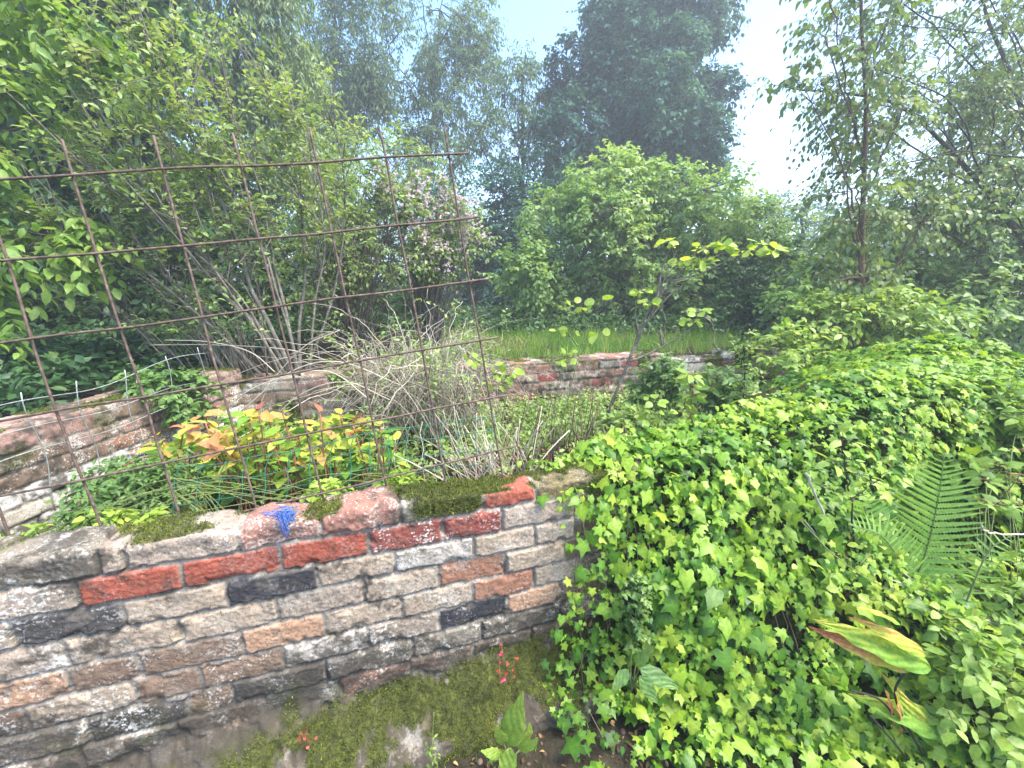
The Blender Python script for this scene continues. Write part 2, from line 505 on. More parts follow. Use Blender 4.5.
def brick_wall(org, u, nf, a_s, z0, rows, joints, colour, ztop, thick, zback, dz, seed, mossf, lichf, grimef, ledge=None, rough=1.0):
    """one continuous weathered masonry surface: front face, top, back.  rows: heights of the bed joints (top one = coping bed)."""
    u, nf = np.array([*u, 0.]), np.array([*nf, 0.])
    zt = ztop(a_s)
    nz = int((zt.mean() - z0) / dz)
    nt_ = max(8, int(thick / (dz * 1.3)))
    nb = 14
    v = np.concatenate([np.linspace(0, 1, nz), np.full(nt_, 1.0), np.full(nb, 1.0)])
    sec = np.concatenate([np.zeros(nz), np.ones(nt_), np.full(nb, 2)])
    top_t = np.concatenate([np.zeros(nz), np.linspace(.03, .97, nt_), np.ones(nb)])
    bk = np.concatenate([np.zeros(nz + nt_), np.linspace(0.02, 1, nb)])
    A, Vv = np.meshgrid(a_s, v, indexing='ij')
    TT, BK, SC = [np.broadcast_to(k, A.shape) for k in (top_t, bk, sec)]
    ZT = zt[:, None]
    Z = z0 + (ZT - z0) * Vv - BK * (ZT - zback)
    Q = TT * thick
    p3 = np.stack([A, Z, Q + seed * 3.1], -1)
    # warped masonry coordinates
    Aw = A + .010 * rough * (fbm(p3 * 14, 3) - .5)
    Zw = Z + .009 * rough * (fbm(p3 * [3, 9, 3] + 40, 3) - .5) + .010 * rough * (fbm(p3 * 40 + 9, 2) - .5)
    rows = np.array(rows)
    ri = np.clip(np.searchsorted(rows, Zw) - 1, -1, len(rows) - 1)
    ri = np.where(SC > 0, len(rows) - 1, ri)
    d = np.full(A.shape, .05)
    bid = np.zeros(A.shape, int)
    colr = np.zeros(A.shape + (3,))
    off = np.zeros(A.shape)
    lich = np.zeros(A.shape)
    for r in range(-1, len(rows)):
        m = ri == r
        if not m.any():
            continue
        J = np.array(joints(r))
        k = np.clip(np.searchsorted(J, Aw[m]), 1, len(J) - 1)
        da = np.minimum(Aw[m] - J[k - 1], J[k] - Aw[m])
        zl = rows[r] if r >= 0 else -9
        zh = rows[r + 1] if r + 1 < len(rows) else 99
        dzz = np.minimum(Zw[m] - zl, zh - Zw[m])
        dzz = np.where(SC[m] > 0, .05, dzz)
        rr = .009
        dd = np.where((da < rr) & (dzz < rr), rr - np.sqrt((rr - np.clip(da, 0, rr)) ** 2 + (rr - np.clip(dzz, 0, rr)) ** 2), np.minimum(da, dzz))
        d[m] = dd
        uniq = np.unique(k)
        for q in uniq:
            c, ex = colour(r, q - 1, .5 * (J[q - 1] + J[q]))
            mm = np.zeros(A.shape, bool)
            mm[m] = k == q
            colr[mm] = c
            g = np.random.default_rng(abs(int(1000 * r + 7 * q + seed * 100)))
            tx, tz = g.normal(0, .01), g.normal(0, .015)
            off[mm] = g.normal(0, .0035) * rough + tx * (A[mm] - .5 * (J[q - 1] + J[q])) + (tz * (Z[mm] - zl - .04) if r >= 0 and r < len(rows) - 1 else 0)
            lich[mm] = ex
    e = d - .0036 - .0095 * (fbm(p3 * 60 + 5, 4) - .45) * rough
    brick = sst(-.001, .0055, e)
    isb = sst(-.0005, .004, e)
    face = (fbm(p3 * 30 + 3, 4) - .5) * .0045 * rough + (fbm(p3 * 130, 2) - .5) * .004
    chip = sst(.60, .75, fbm(p3 * 20 + 77, 3)) * .012 * rough * sst(.03, .0, d)
    gap = sst(.55, .7, fbm(p3 * [12, 12, 12] + 31, 3)) * .012 * rough
    disp = brick * (.0065 + off * .7 + face) + (1 - brick) * (face * .8 - gap * .8 + .001) - chip
    cop = (ri == len(rows) - 1)
    disp = disp + np.where(cop, (fbm(p3 * 13 + 21, 5) - .5) * .022 * rough, 0)
    disp = np.where(cop & (SC == 1), disp + (fbm(p3 * 20 + 2, 4) - .5) * .02 * rough, disp)
    # normals with a rounded arris
    rn = .009
    wtop = np.where(SC == 0, sst(ZT - rn, ZT, Z) * .5, np.where(SC == 1, .5 + .5 * sst(0, rn, Q), 1.0))
    wback = np.where(SC == 2, sst(0, .05, BK * (ZT - zback)), np.where(SC == 1, .5 * sst(thick - rn, thick, Q), 0))
    nx = (1 - wtop) * (1 - wback) - np.where(SC == 2, wback, np.where(SC == 1, wback, 0))
    nzv = wtop * (1 - wback)
    ln = np.sqrt(nx ** 2 + nzv ** 2) + 1e-6
    nx, nzv = nx / ln, nzv / ln
    inset = rn * .35 * np.where(SC < 2, 1 - np.abs(wtop - .5) * 2, 0)
    out = disp * nx - Q - inset
    zz = Z + disp * nzv - inset
    if ledge is not None:
        lo = ledge(A, Z) * (SC == 0)
        out = out + lo
    if ledge is not None:
        rub = sst(.275, .20, Z + .05 * (fbm(p3 * 9 + 88, 3) - .5)) * (SC == 0)
        lump = (fbm(p3 * 12 + 91, 4) - .5) * .075 + (fbm(p3 * 38 + 92, 3) - .5) * .022
        out = out + rub * (lump - disp * nx)
    P = np.array([*org, 0.]) + A[..., None] * u + out[..., None] * nf
    P[..., 2] = zz
    col = colr * (.60 + .40 * fbm(p3 * 20 + 60, 3) + .26 * fbm(p3 * 95 + 160, 3))[..., None]
    wear = sst(.54, .66, fbm(p3 * 18 + 140, 4))[..., None] * .3
    col = col * (1 - wear) + np.array(C['stone']) * (.5 + .8 * fbm(p3 * 60, 2))[..., None] * wear * np.where(colr[..., :1] > 3 * colr[..., 1:2], .3, 1) + col * wear * np.where(colr[..., :1] > 3 * colr[..., 1:2], .7, 0)
    mc = np.array(C['mort']) * (.35 + 1.25 * fbm(p3 * 32 + 11, 4))[..., None]
    col = mc * (1 - isb[..., None]) + col * isb[..., None]
    if ledge is not None:
        sp = fbm(p3 * 30 + 93, 4)
        rc = np.array([.085, .07, .05]) * (.3 + 1.5 * fbm(p3 * 50 + 94, 3))[..., None]
        rc = rc + (np.array(C['mort']) * .75 - rc) * sst(.56, .64, sp)[..., None]
        col = col * (1 - rub[..., None]) + rc * rub[..., None]
    moss = np.clip(mossf(A, Z, Q, SC, p3), 0, 1)
    lc = np.clip(lich + lichf(A, Z, p3) * isb, 0, 1)
    blot = .55 * fbm(p3 * [5, 8, 5] + 200, 4) + .45 * fbm(p3 * 34 + 210, 4)
    if ledge is not None:
        lc = lc * (1 - .8 * rub)
    gr = np.clip(.325 + 1.8 * (blot - .5) + .55 * (grimef(A, Z, p3) - .4) + .06 * (1 - isb), 0, 1)
    acc = Acc()
    acc.add(P, [grid_faces(*A.shape)[:, ::-1] if np.cross(u, nf)[2] < 0 else grid_faces(*A.shape)], .5)
    return acc, dict(col=col.reshape(-1, 3), moss=moss.ravel(), lich=lc.ravel(), grime=gr.ravel()), P, moss, disp


def moss_tufts(P, moss, n, lo, hi, smax, seed, sel=None):
    """tiny moss shoots rooted on a wall surface"""
    g = np.random.default_rng(seed)
    Pf = P.reshape(-1, 3)
    # normals
    du = np.gradient(P, axis=0)
    dv = np.gradient(P, axis=1)
    N = nrm(np.cross(du, dv)).reshape(-1, 3)
    area = np.linalg.norm(np.cross(du, dv), axis=-1).ravel()
    wgt = np.clip((moss.ravel() - lo) / (hi - lo), 0, 1) * area
    if sel is not None:
        wgt = wgt * sel.ravel()
    idx = g.choice(len(Pf), n, p=wgt / wgt.sum())
    p = Pf[idx] + g.normal(0, .0025, (n, 3))
    nn = N[idx]
    s = np.where((nn @ np.array([0, -1, .5]))[:, None] > 0, nn, -nn)
    ax = nrm(s + [0, 0, .5] + g.normal(0, .6, (n, 3)))
    acc = Acc()
    tone = np.clip(.25 + .75 * (fbm(p * 14, 3) - .2) + g.normal(0, .16, n), 0, 1)
    acc.leaves(p - ax * .001, ax, rdir(n), g.uniform(.4, 1, n) * smax, BLADE, tone, wid=.35)
    return acc


# --- near wall
def pxa(px, z):
    """wall coordinate a of a pixel column at height z on the near face"""
    lo, hi = -3., 4.
    for _ in range(50):
        m = .5 * (lo + hi)
        p = wp(m, 0, z)
        d = p - CAM
        zc = d[1] * cos(TH) - d[2] * sin(TH)
        if 512 + F * d[0] / zc < px:
            lo = m
        else:
            hi = m
    return .5 * (lo + hi)


row_c = [.085, .17, .255, .342, .43, .523, .615, .705, .79]
rows_n = [-.05, .04, .128, .213, .299, .386, .477, .569, .66, .748, .838]
PXR = {  # row index -> list of (px left, px right, colour, lichen) seen in the photograph
    10: [(-40, 97, 'stone', .3), (97, 124, 'beige2', .15), (124, 236, 'beige2', .35), (240, 318, 'pink', .3), (321, 399, 'pink', .35), (401, 432, 'light', .2), (432, 484, 'mossy', 0), (484, 536, 'red', .05), (536, 640, 'mossy', .1)],
    9: [(-40, 78, 'beige2', .5), (80, 178, 'red', 0), (187, 276, 'red', 0), (284, 366, 'red', .05), (371, 440, 'red2', .75), (446, 500, 'red2', .35), (503, 575, 'beige2', .1)],
    8: [(-90, 12, 'beige2', .5), (14, 122, 'dark2', .1), (128, 226, 'beige', .05), (229, 316, 'dark', 0), (320, 392, 'beige', .1), (397, 470, 'light', .55), (477, 533, 'beige', .15), (535, 575, 'beige', .1)],
    7: [(-40, 66, 'beige2', .3), (70, 178, 'beige', .1), (184, 277, 'beige', .1), (281, 362, 'beige2', .1), (366, 437, 'beige', .1), (441, 503, 'rbrown', .1), (507, 565, 'beige', .05)],
    6: [(-60, 68, 'salmon', .2), (72, 138, 'brown', .2), (142, 241, 'brown', .1), (244, 323, 'salmon', 0), (327, 401, 'beige', .1), (404, 470, 'beige', .15), (474, 531, 'rbrown', .3), (535, 580, 'beige', .1)],
    5: [(-60, 26, 'brown', .5), (30, 134, 'beige', .1), (139, 200, 'brown', .2), (204, 282, 'brown', .2), (287, 366, 'light', .25), (370, 437, 'beige2', .55), (440, 505, 'dark', 0), (508, 560, 'salmon', 0)],
    4: [(-60, 88, 'beige2', .6), (92, 187, 'dark2', .3), (192, 232, 'brown', .3), (236, 325, 'dark2', .1), (330, 410, 'stone', .6), (414, 480, 'stone', .4), (484, 560, 'stone', .4)],
}
_jn = {}
for r, L in PXR.items():
    zc = .5 * (rows_n[r] + (rows_n[r + 1] if r + 1 < len(rows_n) else .95))
    ed = [(pxa(a, zc), pxa(b, zc), c, l) for a, b, c, l in L]
    J, cl = [ed[0][0]], []
    for k, e_ in enumerate(ed):
        nxt = ed[k + 1][0] if k + 1 < len(ed) else e_[1]
        J.append(.5 * (e_[1] + nxt))
        cl.append((e_[2], e_[3]))
    while J[0] > -2.2:
        J.insert(0, J[0] - .232)
        cl.insert(0, ('beige2', .4))
    while J[-1] < 4.2:
        J.append(J[-1] + .232)
        cl.append(('brown', .2))
    _jn[r] = (J, cl)
_pal = ['brown', 'beige2', 'dark2', 'stone', 'rbrown']
for r in (-1, 0, 1, 2, 3):
    o_ = -2.3 + .116 * (r % 2) + .03 * r
    J = [o_ + .232 * k for k in range(29)]
    _jn[r] = (J, [(_pal[int(_h(np.array(k), np.array(r), np.array(5)) * 4.99)], .35) for k in range(28)])
def near_top(a):
    z = np.interp(a, [-1.7, -.73, -.6, -.47, -.3, -.08, .12, .3, .43, .7, 1.0, 3.6], [.91, .91, .915, .908, .908, .905, .91, .905, .9, .895, .9, .95])
    return z + .022 * (fbm(np.stack([a * 9, a * 0, a * 0], -1), 3) - .5)
def near_ledge(A, Z):
    n = fbm(np.stack([A * 5, Z * 6, A * 0 + 2], -1), 4)
    top = .215 + .05 * (fbm(np.stack([A * 3, A * 0, A * 0 + 8], -1), 3) - .5) - .10 * sst(-.4, -.9, A)
    return sst(top + .03, top - .16, Z) * (.15 + .10 * (n - .5)) + sst(.12, .0, Z) * .03
def near_moss(A, Z, Q, SC, p):
    n = fbm(p * [7, 9, 7] + 50, 4)
    foot = sst(.235, .175, Z + .12 * (n - .5) + .05 * sst(.1, -.6, A) - .04 * sst(.3, .7, A)) * sst(.415, .49, .5 * n + .5 * fbm(p * [16, 18, 16] + 150, 3) + .13 * sst(-.75, -.15, A) * sst(.05, .16, Z) - .05) * (SC == 0)
    c1 = sst(.22, .31, A) * sst(.80, .70, A) * sst(.83, .865, Z) * sst(.50, .56, n + .09)   # mossy coping by the red brick
    c1 = np.where((A > .50) & (A < .69) & (SC == 0) & (Z > .83), c1 * .1, c1)
    dr = sst(.62, .72, A) * sst(.76, .85, Z) * sst(.5, .58, n + .06)
    tp = (SC == 1) * sst(.5, .6, n + .08 * sst(.4, .6, A)) * .9
    lo = sst(.42, .15, Z) * sst(.56, .68, n + .03) * .8 * (SC == 0)
    return np.maximum.reduce([foot, c1, dr, tp, lo]) * (SC < 2)
a_near = np.concatenate([np.arange(-1.62, -.95, .012), np.arange(-.95, 1.0, .0037), np.arange(1.0, 3.5, .02)])
wl = thing('brick_wall', 'low weathered wall of red, beige and black bricks with mossy foot, nearest the viewer', 'wall', wp(-.2, 0, 0), kind='thing')
acc, at_, Pn, mossn, _ = brick_wall(
    PW, U, -NB, a_near, -.06, rows_n, lambda r: _jn[r][0], lambda r, k, am: (C[_jn[r][1][min(max(k, 0), len(_jn[r][1]) - 1)][0]], _jn[r][1][min(max(k, 0), len(_jn[r][1]) - 1)][1]),
    near_top, .118, .3, .0037, 1, near_moss,
    lambda A, Z, p: .30 * sst(.62, .36, Z) + .25 * sst(-.3, -.8, A) + .12,
    lambda A, Z, p: .22 + .5 * sst(.50, .32, Z) + .12 * sst(-.3, -.9, A) + .12 * sst(.84, .87, Z), near_ledge)
acc.build('brickwork', M['brick'], wl, True, at_)
tag(moss_tufts(Pn, mossn, 60000, .25, .8, .011, 3, (Pn[..., 0] > -1.6) & (Pn[..., 0] < .5)).build('moss', M['moss'], wl), kind='stuff')

# --- left wall (inner face towards +X)
def course_joints(step, off):
    return lambda r: [-.5 + off * (r % 2) + .03 * ((r * 7) % 3) + step * k for k in range(-2, 40)]
rows_l = [.1 + .078 * k for k in range(11)]
def left_col(r, k, am):
    h = _h(np.array(k), np.array(r), np.array(2))
    if am < .55:
        n = ['gpink', 'red2', 'brown', 'gpink', 'beige2'][int(h * 4.99)]
    else:
        n = ['brown', 'gpink', 'white', 'beige2', 'light'][int(h * 4.99)]
    if r in (3, 4, 5, 6, 7) and am > -.3 and h > .3:
        n = 'white' if h > .6 else 'light'
    if r >= 8:
        n = ['gpink', 'rbrown', 'gpink', 'red2', 'brown'][int(h * 4.99)]
    return C[n], .35 if n in ('white', 'light') else .2
a_left = np.arange(-1.0, 1.2, .0075)
wl2 = thing('brick_wall', 'side wall of pinkish red bricks patched with white lichen, behind the rusty mesh', 'wall', (-2.1, 2, 0), kind='thing')
acc, at_, Pl, mossl, _ = brick_wall(
    (-2.14, 1.75), (0.12, .993), (.993, -.12), a_left, .3, rows_l, course_joints(.235, .117), left_col,
    lambda a: .975 + .03 * (fbm(np.stack([a * 6, a * 0, a * 0 + 4], -1), 3) - .5) + 0 * a, .24, .5, .0075, 2,
    lambda A, Z, Q, SC, p: np.where(SC == 1, sst(.45, .6, fbm(p * 8 + 9, 4)), sst(.56, .7, fbm(p * 8 + 9, 4)) * .6) * (SC < 2),
    lambda A, Z, p: .75 * sst(.9, .8, Z) + .2, lambda A, Z, p: .36 + 0 * A)
acc.build('brickwork', M['brick'], wl2, True, at_)
tag(moss_tufts(Pl, mossl, 6000, .4, .9, .016, 4).build('moss', M['moss'], wl2), kind='stuff')

# --- far wall
rows_f = [.13 + .083 * k for k in range(10)]
def far_col(r, k, am):
    h = _h(np.array(k), np.array(r), np.array(8))
    n = ['gpink', 'rbrown', 'beige2', 'stone', 'brown', 'gpink', 'red2'][int(h * 6.99)]
    if r >= 9:
        n = ['stone', 'rbrown', 'pink', 'brown'][int(h * 3.99)]
    if am < .7:
        n = ['stone', 'brown', 'beige2', 'gpink'][int(h * 3.99)]
    if 2.75 < am < 3.35 and r < 9:
        n = 'white' if h > .4 else 'light'
    return C[n], .3 if am < 2.7 else .8
a_far = np.arange(-1.55, 4.6, .0095)
wl3 = thing('brick_wall', 'crumbling back wall of pale red bricks with grass growing along its top', 'wall', wp(1.5, QF, 0), kind='thing')
def far_top(a):
    z = .895 + .03 * (fbm(np.stack([a * 5, a * 0, a * 0 + 14], -1), 3) - .5)
    return z - .06 * sst(2.9, 3.1, a) + .05 * sst(3.6, 3.7, a)
acc, at_, Pfw, mossfw, _ = brick_wall(
    wp(0, QF)[:2], U, -NB, a_far, .25, rows_f, course_joints(.235, .117), far_col, far_top, .23, .6, .0095, 3,
    lambda A, Z, Q, SC, p: np.where(SC == 1, sst(.45, .6, fbm(p * 6 + 19, 4)), np.maximum(sst(.54, .66, fbm(p * 6 + 19, 4)), sst(1.55, 1.7, A) * sst(2.3, 2.0, A) * sst(.8, .9, Z) * .8)) * (SC < 2),
    lambda A, Z, p: .25 + 0 * A, lambda A, Z, p: .42 + 0 * A)
acc.build('brickwork', M['brick'], wl3, True, at_)
tag(moss_tufts(Pfw, mossfw, 7000, .4, .9, .022, 5).build('moss', M['moss'], wl3), kind='stuff')

# ------------------------------------------------------------------ rusty reinforcing mesh panel
O_, MU, MW = np.array([-1.35, 1.13, 1.847]), np.array([.191, .055, .025]), np.array([.031, -.015, -.198])
mp = thing('mesh_panel', 'rusty steel reinforcing mesh panel standing behind the near brick wall', 'mesh panel', O_ + MU * 3 + MW * 5, kind='thing')
def wob(p, s, k):
    return p + s * (np.stack([fbm(p * 3 + k + 9 * j, 2) for j in range(3)], -1) - .5)
lift = np.array([0.08, -.25, 0.0]) * .04
for i in range(-1, 7):
    t = np.linspace(-.45, 5.75 if i > 1 else 5.5, 40)[:, None]
    acc = Acc()
    acc.tubes(wob(O_ + MU * i + MW * t, .016, i), .0035, 8, .5)
    acc.build('wire', M['rust'], mp, True)
for j in range(0, 6):
    t = np.linspace(-1.6, 6.32, 50)[:, None]
    acc = Acc()
    acc.tubes(wob(O_ + MU * t + MW * j, .014, j + 30) + [.0025, -.0085, 0], .0035, 8, .5)
    acc.build('wire', M['rust'], mp, True)


# galvanised stock wire on the left wall
sf = thing('wire_fence', 'thin galvanised stock wire along the top of the side brick wall', 'wire fence', (-2.15, 2, .9), kind='thing')
Ys = np.interp(np.arange(-2, 7), [-2, 6], [1.25, 2.75])
def lw(y, z):
    return np.stack([-2.0 + .1 * (y - 1.75) + 0 * z, y + 0 * z, z], -1)
for zz in (1.115, 1.0, .9):
    y = np.linspace(1.0, 2.55, 60)
    acc = Acc()
    acc.tubes(lw(y, zz + .012 * np.sin(y * 9) + .06 * sst(1.8, 2.5, y) * (zz > 1.05)), .0022, 6)
    acc.build('wire', M['zinc'], sf, True)
for y in (1.2, 1.45, 1.63, 1.82, 2.03, 2.27, 2.5):
    z = np.linspace(.62, 1.16 + .05 * sst(1.9, 2.5, y), 14)
    acc = Acc()
    acc.tubes(lw(np.full(14, y) + .012 * np.sin(z * 14 + y * 5), z), .0024, 6)
    acc.build('wire', M['zinc'], sf, True)

# green plastic netting sagging behind the near wall
acc = Acc()
qn = .30
na_, nz_ = 30, 7
ga = np.linspace(-.42, .62, na_)
def netp(a, v):
    q = .36 + .05 * np.sin(a * 5) + .03 * (fbm(np.stack([a * 4, v * 3, a * 0], -1), 2) - .5) + .07 * v
    z = .80 + .05 * a + .19 * v + .02 * (fbm(np.stack([a * 7, v * 3, a * 0 + 5], -1), 2) - .5)
    return wp(a + .05 * v, q, z)
for v in np.linspace(0, 1, 4):
    a = np.linspace(-.55, .62, 60)
    acc.tubes(netp(a, v + 0 * a), .0016, 5)
for a in np.linspace(-.55, .62, 17):
    v = np.linspace(-.1, 1.02, 12)
    acc.tubes(netp(a + .01 * np.sin(v * 6), v), .0016, 5)
tag(acc.build('garden_netting', M['green_plastic'], None, True), 'green plastic garden netting sagging behind the near brick wall', 'netting', kind='thing')

# knot of blue twine on the coping
tw = at(289, 515, wp(pxa(289, .95), -.02, .95)[1])
acc = Acc()
for k in range(26):
    t = np.linspace(0, 1, 24)
    ph = R.uniform(0, 6)
    r_ = R.uniform(.006, .02)
    p = np.stack([r_ * np.cos(t * 7 + ph) + .008 * R.normal(), -.012 + r_ * .7 * np.sin(t * 7 + ph), .016 * np.sin(t * 5 + ph * 2) + .006 * R.normal() + .006], -1)
    acc.tubes(tw + p, .0012, 5)
for k in range(16):
    t = np.linspace(0, 1, 16)
    x0 = R.normal(0, .009)
    p = np.stack([x0 + .006 * np.sin(t * R.uniform(3, 7) + k) - .3 * x0 * t, -.022 - .010 * np.sin(t * 3) + .003 * R.normal(), .02 - .075 * t * R.uniform(.55, 1.1)], -1)
    acc.tubes(tw + p, .0011, 5)
t = np.linspace(0, 1, 14)
for k in range(7):
    acc.tubes(tw + np.stack([-.08 * t * R.uniform(.5, 1), .006 * np.sin(t * 9 + k) - .008, .008 + .007 * np.sin(t * 6 + k * 2)], -1), .0011, 5)
tag(acc.build('twine', M['blue'], None, True), 'knot of blue twine lying on the coping of the near wall', 'twine', kind='thing')
#@@PLANTS
# ------------------------------------------------------------------ plant helpers
def curve(pts, k=10):
    """smooth polyline through a few points (Catmull-Rom)"""
    P = np.asarray(pts, float)
    P = np.concatenate([[2 * P[0] - P[1]], P, [2 * P[-1] - P[-2]]])
    out = []
    for i in range(1, len(P) - 2):
        t = np.linspace(0, 1, k, endpoint=(i == len(P) - 3))[:, None]
        a, b, c, d = P[i - 1], P[i], P[i + 1], P[i + 2]
        out.append(.5 * (2 * b + (c - a) * t + (2 * a - 5 * b + 4 * c - d) * t ** 2 + (3 * b - a - 3 * c + d) * t ** 3))
    return np.concatenate(out)


def ell(px, py, rx, ry, Y, dy=None):
    s = mpp(px, py, Y)
    return at(px, py, Y), np.array([rx * s, dy if dy else .75 * (rx + ry) / 2 * s, ry * s])


def crown_pts(ells, n, shell=.35, hole=0.0, nf=1.2):
    w_ = np.array([np.prod(r) ** .7 for _, r in ells])
    w_ /= w_.sum()
    out, dirs = [], []
    tot = 0
    while tot < n:
        k = R.choice(len(ells), n * 2, p=w_)
        c = np.array([ells[i][0] for i in k])
        r = np.array([ells[i][1] for i in k])
        d = rdir(n * 2)
        q = 1 - (1 - shell) * R.uniform(0, 1, n * 2) ** 1.4
        p = c + d * r * q[:, None]
        keep = vnoise(p * nf + 7) > hole
        out.append(p[keep])
        dirs.append(nrm(d / r)[keep])
        tot += keep.sum()
    return np.concatenate(out)[:n], np.concatenate(dirs)[:n]


def spray(lf, wd, Cn, D, k, L, m, size, tmpl, droop=.3, spread=.7, leafdroop=.3, tone=None, tw=.5, wid=1.0, rad=.002, up=1.0, zlim=None):
    """k twigs leave every centre; m leaves sit along every twig, alternately left and right"""
    n = len(Cn)
    c = np.repeat(Cn, k, 0)
    d = nrm(np.repeat(D, k, 0) + spread * R.normal(size=(n * k, 3)))
    Lk = L * R.uniform(.6, 1.25, n * k)
    t = np.linspace(.2, 1, m)[None] + R.normal(0, .03, (n * k, m))
    def pt(t):
        return c[:, None] + d[:, None] * (Lk[:, None] * t)[..., None] + np.array([0, 0, -1.]) * (droop * Lk[:, None] * t ** 2)[..., None]
    p = pt(t)
    tan = nrm(d[:, None] + np.array([0, 0, -2.]) * (droop * t)[..., None])
    side = nrm(np.cross(tan, np.array([0, 0, 1.])) + .25 * R.normal(size=p.shape))
    sg = np.where(np.arange(m) % 2 == 0, 1., -1.)[None, :, None]
    ax = tan * .55 + side * sg * .85 + np.array([0, 0, -leafdroop]) + .22 * R.normal(size=p.shape)
    nn = np.array([0, 0, up]) + .45 * R.normal(size=p.shape) + .25 * d[:, None]
    tn = np.repeat(R.uniform(0, 1, n) if tone is None else tone, k)[:, None] * tw + (1 - tw) * R.uniform(0, 1, (n * k, m))
    sz = size * R.uniform(.65, 1.25, (n * k, m))
    P_, A_, N_, S_, T_ = p.reshape(-1, 3), ax.reshape(-1, 3), nn.reshape(-1, 3), sz.ravel(), np.clip(tn, 0, 1).ravel()
    if zlim is not None:
        kk = P_[:, 2] > zlim
        P_, A_, N_, S_, T_ = P_[kk], A_[kk], N_[kk], S_[kk], T_[kk]
    lf.leaves(P_, A_, N_, S_, tmpl, T_, wid=wid)
    if wd is not None:
        tt = np.linspace(0, 1, 4)[None].repeat(n * k, 0)
        wd.tubes(pt(tt), rad * np.array([1.3, 1, .8, .5]), 3)


def limbs(wd, trunk, r0, r1, Cn, n_l=7, lo=.3, lr=.5, rtw=.006, sides=8, twig_share=1.0):
    """trunk polyline, limbs to spread-out clumps, a twig to every clump"""
    k = len(trunk)
    wd.tubes(trunk, np.linspace(r0, r1, k), sides)
    n = len(Cn)
    pick = [int(R.integers(n))]
    dmin = np.linalg.norm(Cn - Cn[pick[0]], axis=1)
    for _ in range(n_l - 1):
        j = int(np.argmax(dmin * R.uniform(.7, 1, n)))
        pick.append(j)
        dmin = np.minimum(dmin, np.linalg.norm(Cn - Cn[j], axis=1))
    pts = [trunk[int(k * lo):]]
    prad = [np.linspace(r0, r1, k)[int(k * lo):]]
    for j in pick:
        e = Cn[j]
        tz = np.clip((trunk[:, 2] - trunk[0, 2]) / max(trunk[-1, 2] - trunk[0, 2], .1), 0, 1)
        want = np.clip((e[2] - trunk[0, 2]) / max(trunk[-1, 2] - trunk[0, 2], .1) - .3, lo, .97)
        i = int(np.argmin(np.abs(tz - want)))
        s = trunk[i]
        mid = .5 * (s + e) + np.array([0, 0, .12]) * np.linalg.norm(e - s) + .08 * np.linalg.norm(e - s) * R.normal(size=3)
        c = curve([s, mid, e], 7)
        c[1:-1] += .007 * np.linalg.norm(e - s) * R.normal(size=(len(c) - 2, 3))
        rr = np.linspace(np.linspace(r0, r1, k)[i] * lr, rtw, len(c))
        wd.tubes(c, rr, 6)
        pts.append(c[2:])
        prad.append(rr[2:])
    pts = np.concatenate(pts)
    prad = np.concatenate(prad)
    sel = np.arange(n) if twig_share >= 1 else R.choice(n, int(n * twig_share), replace=False)
    Lp, Rp = [], []
    for j in sel:
        d2 = np.linalg.norm(pts - Cn[j], axis=1)
        i = int(np.argmin(d2))
        mid = .5 * (pts[i] + Cn[j]) + .12 * d2[i] * R.normal(size=3)
        t = np.linspace(0, 1, 5)[:, None]
        Lp.append((1 - t) ** 2 * pts[i] + 2 * t * (1 - t) * mid + t ** 2 * Cn[j])
        Rp.append(np.linspace(min(prad[i] * .6, rtw * 1.5), rtw * .35, 5))
    wd.tubes(np.array(Lp), np.array(Rp), 4)


def tree(name, label, cat, base, top, ells, n, leaf, bark, k=5, L=.4, m=7, size=.1, tmpl=DIA, r0=.12, group=None, shell=.35, hole=0., nf=1.2, n_l=8,
         droop=.3, spread=.7, leafdroop=.3, wid=1.0, lo=.3, wob_=.1, tw=.55, trunk=None, rtw=.008, twig_share=.6, upd=.25, r1=None, lr=.5, extra=None, tone_noise=1.1):
    if trunk is None:
        base, top = np.asarray(base, float), np.asarray(top, float)
        mid = .5 * (base + top) + wob_ * R.normal(size=3) * [1, 1, .2]
        trunk = curve([base - [0, 0, .1], .75 * base + .25 * mid, mid, top], 8)
    t = thing(name, label, cat, trunk[0], group, 'thing')
    lf, wd = Acc(), Acc()
    Cn, D = crown_pts(ells, n, shell, hole, nf)
    limbs(wd, trunk, r0, r0 * .25 if r1 is None else r1, Cn, n_l, lo, lr, rtw=rtw, twig_share=twig_share)
    tone = np.clip(.5 + 1.7 * (fbm(Cn * tone_noise + 3, 3) - .5) + R.normal(0, .12, n), 0, 1)
    spray(lf, None if tmpl is DIA and size > .07 else wd, Cn, nrm(D + [0, 0, upd]), k, L, m, size, tmpl, droop, spread, leafdroop, tone, tw, wid)
    if extra:
        extra(lf, wd)
    wd.build('trunk', M[bark], t, True)
    lf.build('crown', M[leaf], t)
    return t


def gz(p):
    p = np.array(p, float)
    p[2] = float(ground_h(p[0], p[1])) if np.ndim(p[0]) == 0 else p[2]
    return p


def gpt(px, Y, back=True):
    """a point on the ground seen near column px at depth Y"""
    p = at(px, 340, Y)
    return np.array([p[0], p[1], float(ground_h(np.array(p[0]), np.array(p[1])))])


def lobes(ells, n, r, shell=.8):
    c, _ = crown_pts(ells, n, shell)
    return [(p, np.array([1, 1, .85]) * r * R.uniform(.7, 1.3)) for p in c]


